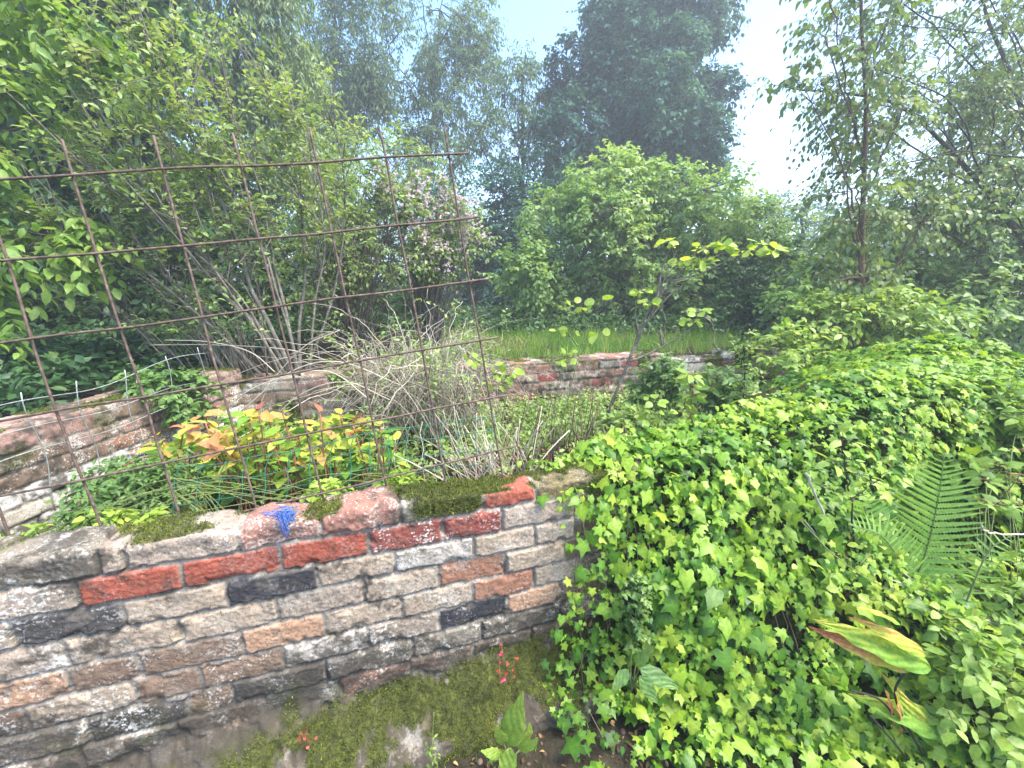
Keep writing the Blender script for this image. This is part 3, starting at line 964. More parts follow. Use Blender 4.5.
# ------------------------------------------------------------------ trees far to near
# far-off belt of woodland closing the view
acc = Acc()
n = 9000
x = R.uniform(-34, 36, n)
y = 19 + 3 * R.uniform(-1, 1, n) + .012 * x ** 2
hh = 3.4 + 2.2 * fbm(np.stack([x * .35, x * 0, x * 0], -1), 3)
z = ground_h(x, y) + R.uniform(0, 1, n) ** .8 * hh * (1 - .3 * (x > 2) * (x < 12))
Cn = np.stack([x, y, z], -1)
spray(acc, None, Cn, nrm(np.stack([0 * x, -1 + 0 * x, .5 + 0 * x], -1)), 2, .5, 4, .2, DIA, tone=np.clip(fbm(Cn * .8, 3) + R.normal(0, .1, n), 0, 1))
tag(acc.build('treeline', M['everg']), 'belt of far woodland foliage closing the view behind the garden trees', 'treeline', kind='stuff')

G_GREY = 'grey green thin crowned trees against the sky'
tree('evergreen_tree', 'tall dense dark blue green tree, highest in the middle against the sky', 'tree', gpt(640, 13.5), at(650, 10, 13.5),
     lobes([ell(640, 45, 62, 58, 13.5), ell(672, 30, 42, 45, 13.5), ell(605, 20, 26, 34, 13.5), ell(655, 115, 72, 60, 13.2), ell(592, 145, 48, 60, 13), ell(598, 80, 42, 42, 13.5), ell(705, 150, 32, 42, 13), ell(695, 95, 28, 36, 13.2), ell(650, -20, 30, 30, 13.5)], 60, .62, .75),
     2700, 'everg', 'darkbark', k=6, L=.4, m=7, size=.12, r0=.25, hole=.1, nf=1.0, n_l=12, shell=.6, wid=1.25, leafdroop=.5, tw=.75)
tree('grey_tree', 'slender grey green tree with wispy crown, left of the gap of blue sky', 'tree', gpt(430, 14), at(440, 10, 14),
     [ell(430, 30, 55, 60, 14), ell(460, 85, 45, 48, 14), ell(395, 105, 45, 48, 13.5), ell(475, 30, 22, 35, 14), ell(430, 150, 60, 40, 13.5)],
     600, 'euc', 'darkbark', k=5, L=.5, m=7, size=.12, r0=.1, hole=.42, nf=1.0, n_l=14, wid=.7, leafdroop=.9, droop=.5, group=G_GREY, rtw=.014, twig_share=1, lo=.35)
tree('grey_tree', 'grey green tree with loose drooping foliage, behind the tall pale leafed tree', 'tree', gpt(330, 13), at(335, 5, 13),
     [ell(340, 40, 50, 70, 13), ell(310, 100, 45, 50, 13), ell(370, 30, 35, 60, 13), ell(365, 110, 40, 45, 13)],
     560, 'euc', 'darkbark', k=5, L=.5, m=7, size=.12, r0=.1, hole=.4, nf=1.0, n_l=10, wid=.7, leafdroop=.9, droop=.5, group=G_GREY, rtw=.012, lo=.3, twig_share=1)
tree('grey_tree', 'small ragged grey green tree touching the left edge of the dense dark tree', 'tree', gpt(520, 13), at(522, 70, 13),
     [ell(518, 85, 27, 30, 13), ell(508, 140, 34, 34, 13), ell(535, 150, 34, 36, 13)],
     170, 'euc', 'darkbark', k=5, L=.45, m=7, size=.12, r0=.12, hole=.38, nf=1.1, n_l=8, wid=.7, leafdroop=.9, group=G_GREY, rtw=.012, twig_share=1)
tree('dark_conifer', 'dark shadowy tree filling the gap below the dense dark tree', 'tree', gpt(520, 11), at(520, 170, 11),
     [ell(500, 225, 55, 55, 11), ell(545, 215, 50, 55, 11), ell(460, 245, 50, 50, 11), ell(520, 270, 80, 45, 11)],
     900, 'everg', 'darkbark', k=5, L=.4, m=7, size=.11, r0=.15, n_l=8, wid=1, hole=.2)
tree('pale_tree', 'tall pale leafed tree with hanging narrow leaves, beside the wispy grey trees', 'tree', gpt(215, 8.2), at(235, -90, 8.2),
     [ell(235, 20, 75, 75, 8.2), ell(270, 90, 50, 55, 8), ell(205, -50, 80, 60, 8.2), ell(180, 70, 60, 60, 8.2), ell(295, 165, 50, 50, 7.8), ell(230, 160, 60, 50, 8)],
     900, 'birch', 'bark', k=5, L=.42, m=8, size=.105, r0=.14, hole=.25, wid=.62, leafdroop=1.1, droop=.7, n_l=10, upd=.1, tw=.5)
tree('maple_tree', 'broad light green small tree spreading at the far side of the lawn', 'tree', gpt(655, 7.6), at(640, 215, 7.6),
     lobes([ell(640, 225, 75, 48, 7.5), ell(570, 245, 55, 48, 7.2), ell(705, 235, 55, 50, 7.4), ell(600, 205, 45, 26, 7.5), ell(545, 290, 48, 32, 7.0), ell(740, 265, 40, 45, 7.4), ell(680, 265, 70, 36, 7.2), ell(620, 278, 60, 28, 7.6), ell(540, 320, 30, 16, 6.8), ell(700, 310, 50, 18, 7.2)], 105, .42, .62),
     1600, 'maple', 'bark', k=5, L=.3, m=7, size=.085, tmpl=DIA, r0=.1, shell=.5, hole=.2, nf=1.6, n_l=14, lo=.12, leafdroop=.4, wid=1.25, tw=.5,
     extra=lambda lf, wd: [wd.tubes(curve([gpt(px, 7.3) - [0, 0, .1], at(px + dx * .5, 305, 7.3), at(px + dx, 265, 7.3)], 8), np.linspace(.03, .012, 16), 5) for px, dx in ((598, -10), (612, 8), (640, 30), (668, 18), (690, 30), (655, -25))])
for px, py, rx, ry, Y, lab in ((800, 235, 60, 42, 13, 'small hazy green tree between the sky and the hazel, right of the light green tree'),
                               (950, 150, 110, 110, 10, 'hazy background tree behind the arching birch')):
    tree('hazy_tree', lab, 'tree', gpt(px, Y), at(px, py - ry * .6, Y), [ell(px, py, rx, ry, Y), ell(px - rx * .4, py + ry, rx * .8, ry * .8, Y), ell(px + rx * .5, py + ry * 1.1, rx * .7, ry * .8, Y)],
         210, 'euc', 'darkbark', k=5, L=.4, m=6, size=.11, r0=.12, hole=.45, group='hazy background trees')

# dark mass on the left; the rear shrub is added to block light
tree('light_block_shrub', 'large dark green evergreen shrub added behind the many stemmed apple shrub to block light', 'shrub', gpt(120, 6.6), at(120, 230, 6.6),
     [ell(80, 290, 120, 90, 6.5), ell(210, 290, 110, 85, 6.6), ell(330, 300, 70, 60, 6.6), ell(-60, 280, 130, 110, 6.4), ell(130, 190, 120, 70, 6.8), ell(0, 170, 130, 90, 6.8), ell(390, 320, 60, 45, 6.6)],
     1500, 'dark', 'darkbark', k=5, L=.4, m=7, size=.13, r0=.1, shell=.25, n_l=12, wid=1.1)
tree('dark_tree', 'tall dark broad leafed tree rising out of the picture at the upper left', 'tree', gpt(-40, 5.2), at(20, -60, 5.2),
     [ell(20, 40, 95, 95, 5.2), ell(85, -20, 70, 50, 5.4), ell(-70, 110, 110, 110, 5.0), ell(70, 120, 70, 70, 5.3), ell(140, 0, 40, 40, 5.6), ell(-20, 220, 90, 80, 4.9)],
     900, 'deep', 'darkbark', k=4, L=.4, m=7, size=.12, tmpl=OVAL, r0=.14, n_l=10, shell=.3, hole=.2, leafdroop=.7, droop=.5, wid=1.05, tw=.6)
tree('leafy_branch_tree', 'near tree reaching in from the left edge with bright broad leaves', 'tree', gpt(-150, 3.0), at(-40, -20, 3.0),
     [ell(20, 20, 55, 40, 3.1), ell(-30, 90, 60, 60, 2.9), ell(80, 55, 45, 28, 3.2), ell(10, 150, 35, 30, 2.9), ell(25, 245, 40, 32, 2.8), ell(20, 320, 40, 30, 2.8), ell(70, 250, 40, 25, 2.9), ell(-60, 230, 60, 90, 2.8)],
     150, 'fresh', 'bark', k=4, L=.22, m=6, size=.085, tmpl=OVAL, r0=.05, n_l=9, shell=.2, leafdroop=.6, droop=.4, wid=1.05, rtw=.006, tw=.5)
for px, py, rx, ry, Y, lab in ((40, 385, 85, 45, 3.2, 'low dark glossy broad leafed shrub just beyond the side wall at the left edge'),
                               (150, 372, 60, 34, 3.4, 'low dark broad leafed shrub in shade below the slanting apple trunk')):
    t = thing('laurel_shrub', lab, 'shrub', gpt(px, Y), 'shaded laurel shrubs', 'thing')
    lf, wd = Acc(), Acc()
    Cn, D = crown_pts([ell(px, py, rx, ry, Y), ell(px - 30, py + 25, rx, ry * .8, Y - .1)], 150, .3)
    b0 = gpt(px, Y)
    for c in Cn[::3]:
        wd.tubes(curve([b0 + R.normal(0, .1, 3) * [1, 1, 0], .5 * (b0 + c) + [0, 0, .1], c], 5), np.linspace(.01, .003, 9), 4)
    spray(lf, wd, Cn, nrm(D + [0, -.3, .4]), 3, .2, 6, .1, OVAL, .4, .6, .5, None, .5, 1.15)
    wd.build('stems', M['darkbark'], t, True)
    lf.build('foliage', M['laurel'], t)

# many stemmed apple shrub behind the back left corner
tb = at(232, 385, 3.15)
tb[2] = .88
t = thing('apple_shrub', 'old many stemmed shrub with pale slanting branches and small light leaves', 'shrub', tb, kind='thing')
wd, lf = Acc(), Acc()
STEMS = [([(205, 378), (165, 350), (115, 318), (60, 300), (20, 290)], 3.2, .022), ([(240, 378), (228, 335), (195, 300), (160, 270), (120, 215), (90, 160)], 3.2, .026),
         ([(250, 380), (238, 330), (232, 280), (225, 220), (215, 150)], 3.35, .02), ([(290, 372), (262, 330), (225, 295), (180, 240), (140, 180), (100, 110), (85, 60)], 3.1, .026),
         ([(292, 374), (270, 325), (250, 285), (235, 235), (205, 165), (165, 90), (140, 30)], 3.1, .024), ([(298, 374), (288, 320), (275, 270), (262, 200), (240, 130), (215, 70)], 3.2, .02),
         ([(300, 372), (300, 320), (305, 270), (300, 200), (285, 130), (270, 90)], 3.3, .02), ([(305, 374), (325, 320), (340, 260), (345, 190), (335, 120)], 3.4, .016),
         ([(262, 376), (215, 330), (150, 275), (90, 240), (40, 215)], 3.0, .016), ([(285, 374), (250, 320), (200, 250), (165, 210), (125, 130)], 2.95, .014),
         ([(280, 376), (250, 310), (215, 270), (150, 215), (105, 180), (60, 140)], 3.0, .012), ([(268, 378), (262, 320), (248, 260), (190, 170), (150, 110)], 3.25, .012),
         ([(300, 376), (280, 300), (255, 230), (225, 180), (180, 100), (160, 60)], 3.05, .012), ([(310, 374), (315, 300), (325, 240), (310, 160), (300, 110)], 3.2, .012)]
tips, tdir = [], []
for pts, Y, r in STEMS:
    q = np.array([at(px, py, Y + .35 * i / len(pts) * (1 if Y > 3.1 else -.4)) for i, (px, py) in enumerate(pts)])
    c = curve(q, 9)
    c += .02 * (np.stack([fbm(c * 4 + j * 9, 2) for j in range(3)], -1) - .5)
    wd.tubes(c, np.linspace(r * .78, .0035, len(c)), 7)
    m_ = len(c)
    for i in range(int(m_ * .35), m_, 2):
        for _ in range(2):
            d = nrm(nrm(c[min(i + 1, m_ - 1)] - c[i - 1]) * .9 + .55 * R.normal(size=3) + [0, 0, .25])
            ln = R.uniform(.12, .38)
            e = c[i] + d * ln
            wd.tubes(np.array([c[i], c[i] + d * ln * .5 + .02 * R.normal(size=3), e]), [.004, .003, .0015], 4)
            tips += [c[i] + d * ln * .45, e]
            tdir += [d, d]
tips, tdir = np.array(tips), np.array(tdir)
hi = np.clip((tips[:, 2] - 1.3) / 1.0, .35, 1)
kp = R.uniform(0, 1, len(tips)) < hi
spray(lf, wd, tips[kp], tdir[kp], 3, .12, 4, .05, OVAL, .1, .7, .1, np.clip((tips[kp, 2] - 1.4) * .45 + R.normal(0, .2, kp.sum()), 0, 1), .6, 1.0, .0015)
# sucker shoots filling the crown
ss = []
for _ in range(170):
    b = tips[R.integers(len(tips))] if R.uniform() < .6 else tb + R.normal(0, .2, 3) * [1, .6, 0]
    d = nrm([R.normal(-.25, .35), R.normal(0, .25), 1])
    ln = R.uniform(.35, .8)
    s = np.linspace(0, 1, 6)[:, None]
    ss.append(b + d * ln * s + np.array([-.1, 0, 0]) * s ** 2 * ln)
ss = np.array(ss)
wd.tubes(ss, np.linspace(.005, .0018, 6), 4)
spray(lf, None, ss[:, 4], nrm(ss[:, 5] - ss[:, 4]), 3, .14, 4, .045, OVAL, .1, .7, .1, None, .5)
wd.build('branches', M['greybark'], t, True)
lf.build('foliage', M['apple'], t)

# light shrub left of the bramble and the pale flowering shrub
def bush(name, label, cat, ells, n, leaf, wood, base, k=4, L=.2, m=6, size=.06, tmpl=OVAL, group=None, shell=.3, hole=.15, nf=2.5, wid=1., ld=.3, every=2, r=.006, droop=.3, tw=.55, spread=.7, zlim=None, extra=None):
    t = thing(name, label, cat, base, group, 'thing')
    lf, wd = Acc(), Acc()
    Cn, D = crown_pts(ells, n, shell, hole, nf)
    if zlim is not None:
        Cn, D = Cn[Cn[:, 2] > zlim], D[Cn[:, 2] > zlim]
    for c in Cn[::every]:
        b = base + R.normal(0, .07, 3) * [1, 1, 0]
        h = np.linalg.norm(c - b)
        wd.tubes(curve([b, b * .5 + c * .5 + np.array([0, 0, .12 * h]) + .06 * h * R.normal(size=3), c], 5), np.linspace(r, .0015, 9), 4)
    tone = np.clip(.5 + 1.6 * (fbm(Cn * 2 + 3, 3) - .5) + R.normal(0, .12, len(Cn)), 0, 1)
    spray(lf, wd, Cn, nrm(D + [0, 0, .35]), k, L, m, size, tmpl, droop, spread, ld, tone, tw, wid, .0015, zlim=zlim)
    if extra:
        extra(t, Cn, D)
    wd.build('stems', M[wood], t, True)
    lf.build('foliage', M[leaf], t)
    return t


bush('hawthorn_shrub', 'light green fine leaved shrub standing between the apple shrub and the pale flowers', 'shrub',
     [ell(340, 190, 50, 60, 4.6), ell(380, 240, 50, 60, 4.4), ell(320, 270, 40, 50, 4.3), ell(400, 170, 40, 40, 4.9)], 330, 'apple', 'greybark', gpt(350, 4.5), k=4, L=.2, m=6, size=.05, r=.01)
def blossoms(t, Cn, D):
    fl = Acc()
    vis = (D[:, 1] < .3)
    c = Cn[vis][R.choice(vis.sum(), min(85, vis.sum()), replace=False)]
    p = (c[:, None] + np.array([0, -.05, .05]) + R.normal(0, .05, (len(c), 9, 3))).reshape(-1, 3)
    for q in range(4):
        fl.leaves(p, rdir(len(p), .4), rdir(len(p), .3), .022, ROUND, R.uniform(0, 1, len(p)))
    fl.build('blossom', M['petal'], t)
bush('flowering_shrub', 'shrub with clusters of pale pink blossom behind the rusty mesh', 'shrub',
     [ell(425, 215, 42, 32, 4.6), ell(465, 225, 25, 26, 4.6), ell(395, 190, 22, 20, 4.6), ell(440, 255, 34, 22, 4.5)], 190, 'apple', 'greybark', gpt(430, 4.7), k=4, L=.16, m=5, size=.045, r=.008, extra=blossoms)

# ------------------------------------------------------------------ right side
birch_leaf = dict(tmpl=OVAL, wid=1.25, leafdroop=.8)
tk = curve([at(863, 378, 4.2) - [0, 0, .1], at(861, 300, 4.2), at(863, 200, 4.2), at(866, 110, 4.2), at(862, 30, 4.2), at(858, -90, 4.2)], 8)
tree('birch_sapling', 'young tree with straight thin brown trunk behind the ivy mound', 'tree', None, None,
     [ell(865, 20, 65, 60, 4.1), ell(820, 70, 40, 28, 4.0), ell(880, 110, 60, 40, 4.2), ell(850, 200, 60, 40, 4.1), ell(905, 220, 50, 45, 4.1), ell(835, 265, 45, 26, 3.9), ell(880, 290, 45, 26, 3.9)],
     150, 'birch', 'brownbark', k=3, L=.2, m=5, size=.062, r0=.028, r1=.01, trunk=tk, lo=.2, n_l=11, rtw=.004, twig_share=1, hole=.2, nf=1.5, **birch_leaf)
tk = curve([at(1150, 420, 4.3), at(1075, 320, 4.4), at(1028, 248, 4.5), at(985, 190, 4.6), at(940, 140, 4.7), at(900, 106, 4.8), at(850, 94, 4.8), at(800, 90, 4.7)], 8)
tree('arching_birch', 'birch with its trunk arching over from the right edge', 'tree', None, None,
     [ell(930, 95, 90, 55, 4.8), ell(870, 95, 60, 45, 4.7), ell(805, 85, 40, 20, 4.6), ell(1000, 60, 70, 60, 4.9), ell(960, 190, 90, 50, 4.7), ell(880, 150, 60, 35, 4.6), ell(1010, 130, 60, 60, 4.8)],
     310, 'birch', 'darkbark', k=4, L=.26, m=6, size=.05, r0=.034, r1=.008, lr=.4, trunk=tk, lo=.25, n_l=16, rtw=.005, twig_share=1, hole=.3, nf=1.6, droop=.6, **birch_leaf)
tk = curve([gpt(1060, 6.0) - [0, 0, .1], at(1045, 200, 6), at(1012, 80, 6), at(985, 10, 6), at(970, -80, 6)], 8)
tree('tall_birch', 'taller birch with small leaves against the sky at the upper right corner', 'tree', None, None,
     [ell(990, 20, 80, 50, 6), ell(920, 10, 60, 40, 6), ell(1030, 110, 70, 60, 6), ell(940, 80, 50, 30, 6.1), ell(860, -20, 60, 30, 6)],
     310, 'birch', 'darkbark', k=4, L=.3, m=6, size=.055, r0=.04, lr=.4, trunk=tk, lo=.3, n_l=12, rtw=.006, twig_share=1, hole=.35, nf=1.3, droop=.6, **birch_leaf)

G_HZ = 'leafy shrubs behind the ivy mound'
for ells, n, leaf, size, lab, bx, Y in (
        ([ell(890, 245, 70, 45, 5.2), ell(830, 290, 60, 38, 5.0), ell(940, 300, 60, 40, 5.0), ell(870, 330, 60, 25, 4.6)], 480, 'maple', .075, 'hazel with layered light green leaves around the thin brown trunk', 880, 5.0),
        ([ell(990, 230, 60, 50, 4.8), ell(1010, 300, 70, 40, 4.4), ell(960, 330, 60, 24, 4.2), ell(1060, 250, 60, 80, 4.6)], 380, 'maple', .07, 'shrub with dull green leaves below the arching birch trunk', 1000, 4.6),
        ([ell(775, 275, 38, 40, 6.2), ell(760, 320, 50, 28, 6.0), ell(815, 318, 40, 26, 5.6), ell(720, 325, 40, 18, 6.4)], 380, 'deep', .06, 'dark small leaved shrub just right of the light green tree', 770, 6.0)):
    bush('leafy_shrub', lab, 'shrub', ells, n, leaf, 'bark', gpt(bx, Y), k=4, L=.24, m=6, size=size, wid=1.25, group=G_HZ, ld=.35, every=5, r=.012)
bush('elder_shrub', 'low bright green layered shrub spilling over the back wall on the right', 'shrub',
     [ell(800, 300, 28, 14, 4.0), ell(840, 320, 50, 16, 3.7), ell(790, 350, 36, 18, 3.5), ell(905, 315, 50, 22, 3.7), ell(800, 375, 40, 16, 3.1)], 190, 'fresh', 'bark', gpt(840, 3.9), k=3, L=.2, m=6, size=.07, wid=1.1, every=2)

# ------------------------------------------------------------------ grass and undergrowth beyond the wall
n = 42000
x = R.uniform(-1.2, 4.6, n)
y = 2.95 + .31 * (x) + R.uniform(0, 1, n) ** 1.3 * 4.2
z = ground_h(x, y)
aa, qq = aq(x, y)
keep = (qq > QF + .17) & (fbm(np.stack([x * 2, y * 2, x * 0], -1), 2) > .25)
p = np.stack([x, y, z - .02], -1)[keep]
n = len(p)
acc = Acc()
acc.leaves(p, nrm(R.normal(0, .35, (n, 3)) + [0, 0, 1]), rdir(n), R.uniform(.07, .2, n) * (.35 + .95 * fbm(p * 1.3 + 21, 3)) * (1 + .8 * (R.uniform(0, 1, n) > .93)), BLADE, np.clip(fbm(p * 1.5, 2) + R.normal(0, .2, n), 0, 1), wid=.045)
tag(acc.build('grass', M['grass']), 'bright green grass on the lawn behind the back wall', 'grass', kind='stuff')
acc = Acc()
n = 2600
x = R.uniform(-7, 9, n)
y = R.uniform(5.6, 9.5, n)
x2 = R.uniform(-6, -2.5, 900)
y2 = R.uniform(1.6, 6, 900)
x3 = R.uniform(3.4, 8, 1100)
y3 = R.uniform(2.8, 6, 1100)
x, y = np.concatenate([x, x2, x3]), np.concatenate([y, y2, y3])
Cn = np.stack([x, y, ground_h(x, y) + .02], -1)
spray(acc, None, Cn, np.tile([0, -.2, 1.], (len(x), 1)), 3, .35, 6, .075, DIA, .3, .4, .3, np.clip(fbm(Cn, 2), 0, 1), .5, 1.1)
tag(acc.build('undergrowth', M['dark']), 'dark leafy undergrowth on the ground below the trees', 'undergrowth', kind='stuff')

# ------------------------------------------------------------------ in the bed
# heap of dead bramble canes
bb = gpt(415, 2.75)
bb[2] = .6
t = thing('bramble_heap', 'heap of dry straw coloured bramble canes arching over the back wall', 'bramble', bb, kind='thing')
wd, lf = Acc(), Acc()
n = 620
s = np.linspace(0, 1, 12)[None, :, None]
b0 = np.array([at(px, 400, Y) for px, Y in zip(R.uniform(365, 478, n), R.uniform(2.6, 3.3, n))])
b0[:, 2] = R.uniform(.45, .95, n)
d = nrm(np.stack([R.normal(.04, .27, n), R.normal(-.1, .3, n), R.uniform(.6, 1.6, n)], -1))
L = R.uniform(.35, 1.15, n)[:, None, None]
cv = b0[:, None] + d[:, None] * L * s + np.stack([R.normal(0.02, .2, n), R.normal(-.1, .2, n), -R.uniform(.3, .95, n)], -1)[:, None] * L * s ** 2
cv = cv + .03 * R.normal(size=(n, 12, 3)) * np.minimum(s, .3)
wd.tubes(cv, R.uniform(.0013, .0032, n)[:, None] * np.linspace(1.2, .5, 12)[None], 4, R.uniform(0, 1, n))
n = 300     # fine hanging twigs
b1 = cv[R.integers(0, len(cv), n), R.integers(4, 11, n)]
cv2 = b1[:, None] + (R.normal(0, .22, (n, 1, 3)) + [0, -.05, -.05]) * s + np.array([0, 0, -.22]) * s ** 2
wd.tubes(cv2, .0012 * np.linspace(1.2, .6, 12)[None].repeat(n, 0), 3, R.uniform(.3, 1, n))
sel = cv[::3, 8]
spray(lf, None, sel, np.tile([0, 0, .6], (len(sel), 1)), 2, .12, 4, .035, OVAL, .2, .8, .2, None, .4)
wd.build('canes', M['cane'], t, True)
lf.build('foliage', M['apple'], t)
# long loose canes bowed towards the viewer
t = thing('bramble_cane', 'pale bowed bramble canes looping low over the coloured leaves', 'bramble', at(320, 400, 2.6), kind='thing')
wd = Acc()
for pts, Y in (([(205, 440), (235, 400), (280, 378), (330, 372), (370, 400)], 2.3), ([(262, 430), (300, 395), (345, 382), (390, 400)], 2.2), ([(240, 412), (290, 372), (340, 362), (400, 385)], 2.5),
               ([(270, 440), (262, 400), (300, 350), (340, 330)], 2.4), ([(165, 340), (210, 342), (250, 352), (275, 372)], 2.9), ([(150, 345), (215, 345), (290, 350), (340, 365)], 2.95)):
    wd.tubes(curve([at(px, py, Y) for px, py in pts], 9), .0032, 6, R.uniform(.5, 1))
wd.build('cane', M['cane'], t, True)

# mottled shrub
lf, wd = Acc(), Acc()
mb = at(270, 470, 2.0)
mb[2] = .42
t = thing('mottled_shrub', 'low shrub with yellow, green and orange pink leaves inside the walled bed', 'shrub', mb, kind='thing')
n = 160
px = R.uniform(150, 395, n)
Y = R.uniform(1.65, 2.45, n)
tp = np.array([at(a, np.interp(a, [165, 215, 300, 390], [440, 415, 415, 428]) + R.uniform(-8, 70), b) for a, b in zip(px, Y)])
tp[:, 2] = np.clip(tp[:, 2], .5, 1.06)
sb = tp * [1, 1, 0] + R.normal(0, .08, (n, 3)) * [1, 1, 0] + [0, 0, .42]
tt = np.linspace(0, 1, 5)[None, :, None]
wd.tubes(sb[:, None] * (1 - tt) + tp[:, None] * tt, .0035, 5)
tone = np.clip(.12 + .74 * sst(.5, 1.05, tp[:, 2]) * R.uniform(.3, 1.2, n), 0, 1)
for q in range(7):
    an = R.uniform(0, 6.28, n)
    ax = np.stack([np.cos(an), np.sin(an), R.uniform(-.35, .5, n)], -1)
    lf.leaves(tp - np.array([0, 0, .018]) * q + .012 * R.normal(size=(n, 3)), ax, rdir(n, 2.2), R.uniform(.055, .105, n), OVAL, np.clip(tone + R.normal(0, .14, n) - .06 * q, 0, 1), wid=1.05)
wd.build('stems', M['redstem'], t, True)
lf.build('foliage', M['shrub'], t)

# small weeds covering the bed
acc = Acc()
n = 1500
a = R.uniform(-1.4, 2.7, n)
q = R.uniform(.27, QF - .02, n)
p = wp(a, q, 0)
bare = (a > .45) & (a < 1.75) & (q < .85) & (R.uniform(0, 1, n) < .8)
ok = (p[:, 0] > -2.02) & ~bare & (fbm(p * 2.2 + 5, 2) > .3)
p = p[ok]
p[:, 2] = ground_h(p[:, 0], p[:, 1])
hgt = .16 + .22 * fbm(p * 2 + 60, 2)
Lw = hgt[:, None]
spray(acc, None, p, np.tile([0, 0, 1.], (len(p), 1)), 3, .2, 8, .033, OVAL, .1, .35, .1, np.clip(fbm(p * 3, 2) * 1.1, 0, 1), .5, 1.1)
tag(acc.build('weeds', M['weed']), 'small pale green weeds carpeting the soil of the walled bed', 'weeds', kind='stuff')
bush('herb_clump', 'fine leaved dark green herb clump in the near left of the bed', 'plant', [ell(125, 490, 42, 26, 1.55, .12), ell(160, 480, 30, 22, 1.6, .12), ell(90, 505, 24, 12, 1.35, .05)], 110, 'mid', 'stem', np.array([-1.3, 1.6, .43]),
     k=4, L=.07, m=6, size=.03, wid=.9, every=2, r=.003)
bush('pale_creeper', 'pale green small leaved creeper along the back edge of the near wall', 'plant',
     [ell(120, 520, 35, 6, 1.15, .03), ell(330, 492, 22, 8, 1.32, .03), ell(40, 540, 14, 5, 1.1, .03), ell(400, 482, 20, 7, 1.5, .05)], 75, 'yellow', 'stem', wp(-.1, .25, .86), k=3, L=.04, m=4, size=.032, wid=1.2, every=6, r=.0015)

lf = Acc()
n = 2600
p = wp(R.uniform(.35, 1.9, n), R.uniform(.14, 1.15, n), 0)
p[:, 2] = ground_h(p[:, 0], p[:, 1]) + .006
lf.leaves(p, rdir(n) * [1, 1, .3], rdir(n, 2), R.uniform(.01, .04, n), OVAL, R.uniform(0, .9, n), curl=2)
tag(lf.build('dead_leaves', M['deadleaf']), 'brown dead leaves and twigs on the bare soil just behind the near wall', 'litter', kind='stuff')
# dead stubble and dry stems just behind the wall
for lab, a0, a1, q0, q1, n, hz in (('bundle of dead brown upright stems behind the mossy coping beside the ivy', .80, 1.35, .32, .85, 95, .25), ('loose pale dry stems leaning beside the end of the rusty mesh', .42, .85, .25, .6, 95, .26)):
    pale = a0 < .7
    t = thing('dead_stems', lab, 'dead plant', wp(.5 * (a0 + a1), .5 * (q0 + q1), .45), kind='thing')
    b = wp(R.uniform(a0, a1, n), R.uniform(q0, q1, n), .44)
    b[:, 2] = ground_h(b[:, 0], b[:, 1]) - .02
    d = nrm(np.stack([R.normal(-.1 if pale else 0, .5 if pale else .3, n), R.normal(0, .3, n), np.ones(n)], -1))
    L = R.uniform(.5, 1.15, n)[:, None, None] * hz * 1.25
    s = np.linspace(0, 1, 8)[None, :, None]
    cv = b[:, None] + d[:, None] * L * s + R.normal(0, .14 if pale else .04, (n, 1, 3)) * L * s ** 2
    wd = Acc()
    wd.tubes(cv, R.uniform(.0016, .0038, n)[:, None] * np.linspace(1.1, .6, 8)[None], 5, R.uniform(.3 if pale else 0, 1 if pale else .6, n))
    wd.build('stems', M['cane' if pale else 'stub'], t, True)

# forked sapling
def sapling(name, label, cat, stems, clusters, Y, leaf, wood, size, r, tmpl=ROUND, group=None, nleaf=7, tone=.6):
    q = [curve([at(px, py, Y) for px, py in s_], 8) for s_ in stems]
    t = thing(name, label, cat, q[0][0], group, 'thing')
    wd, lf = Acc(), Acc()
    for i, c in enumerate(q):
        wd.tubes(c + .006 * R.normal(size=c.shape) * np.linspace(0, 1, len(c))[:, None], np.linspace(r if i == 0 else r * .6, r * .22, len(c)), 6)
    for px, py, sp in clusters:
        c = at(px, py, Y)
        k = nleaf
        an = np.arange(k) * 2.4 + R.uniform(0, 6)
        ax = np.stack([np.cos(an), .8 * np.sin(an), R.uniform(-.5, .35, k)], -1)
        o = c + ax * [1, 1, .6] * sp * mpp(px, py, Y) * R.uniform(.2, .8, (k, 1))
        lf.leaves(o, ax, rdir(k, 1.2) + [0, -.4, .2], size * R.uniform(.45, 1.05, k), tmpl, np.clip(tone + R.normal(0, .2, k), 0, 1))
        wd.tubes(np.stack([np.repeat(c[None], k, 0), .5 * (c + o) + [0, 0, .004], o], 1), .0013, 4)
    wd.build('stems', M[wood], t, True)
    lf.build('leaves', M[leaf], t)
    return t


sapling('forked_sapling', 'bare forked sapling with clusters of yellow green leaves at its tips', 'sapling',
        [[(602, 470), (608, 430), (612, 402), (628, 365), (648, 320), (672, 280), (695, 262), (730, 252)], [(630, 362), (660, 348), (690, 330), (700, 312)], [(612, 405), (640, 330), (655, 300), (670, 270)],
         [(645, 325), (665, 300), (690, 278), (700, 255)], [(650, 318), (662, 285), (676, 250)], [(640, 338), (635, 312), (640, 290), (643, 278)], [(655, 308), (664, 262), (678, 240)], [(664, 296), (690, 262), (705, 235)],
         [(660, 330), (662, 345), (665, 330), (662, 305)], [(700, 315), (712, 325), (716, 352)], [(668, 282), (705, 272), (735, 256), (765, 246)]],
        [(642, 292, 14), (648, 303, 10), (700, 312, 14), (692, 322, 12), (708, 248, 12), (720, 243, 12), (708, 262, 10), (668, 242, 9), (682, 262, 8), (745, 250, 14), (765, 243, 14), (772, 250, 8)], 2.35, 'yellow', 'greybark', .068, .010, nleaf=10)
G_SUCK = 'young leafy shoots in the bed'
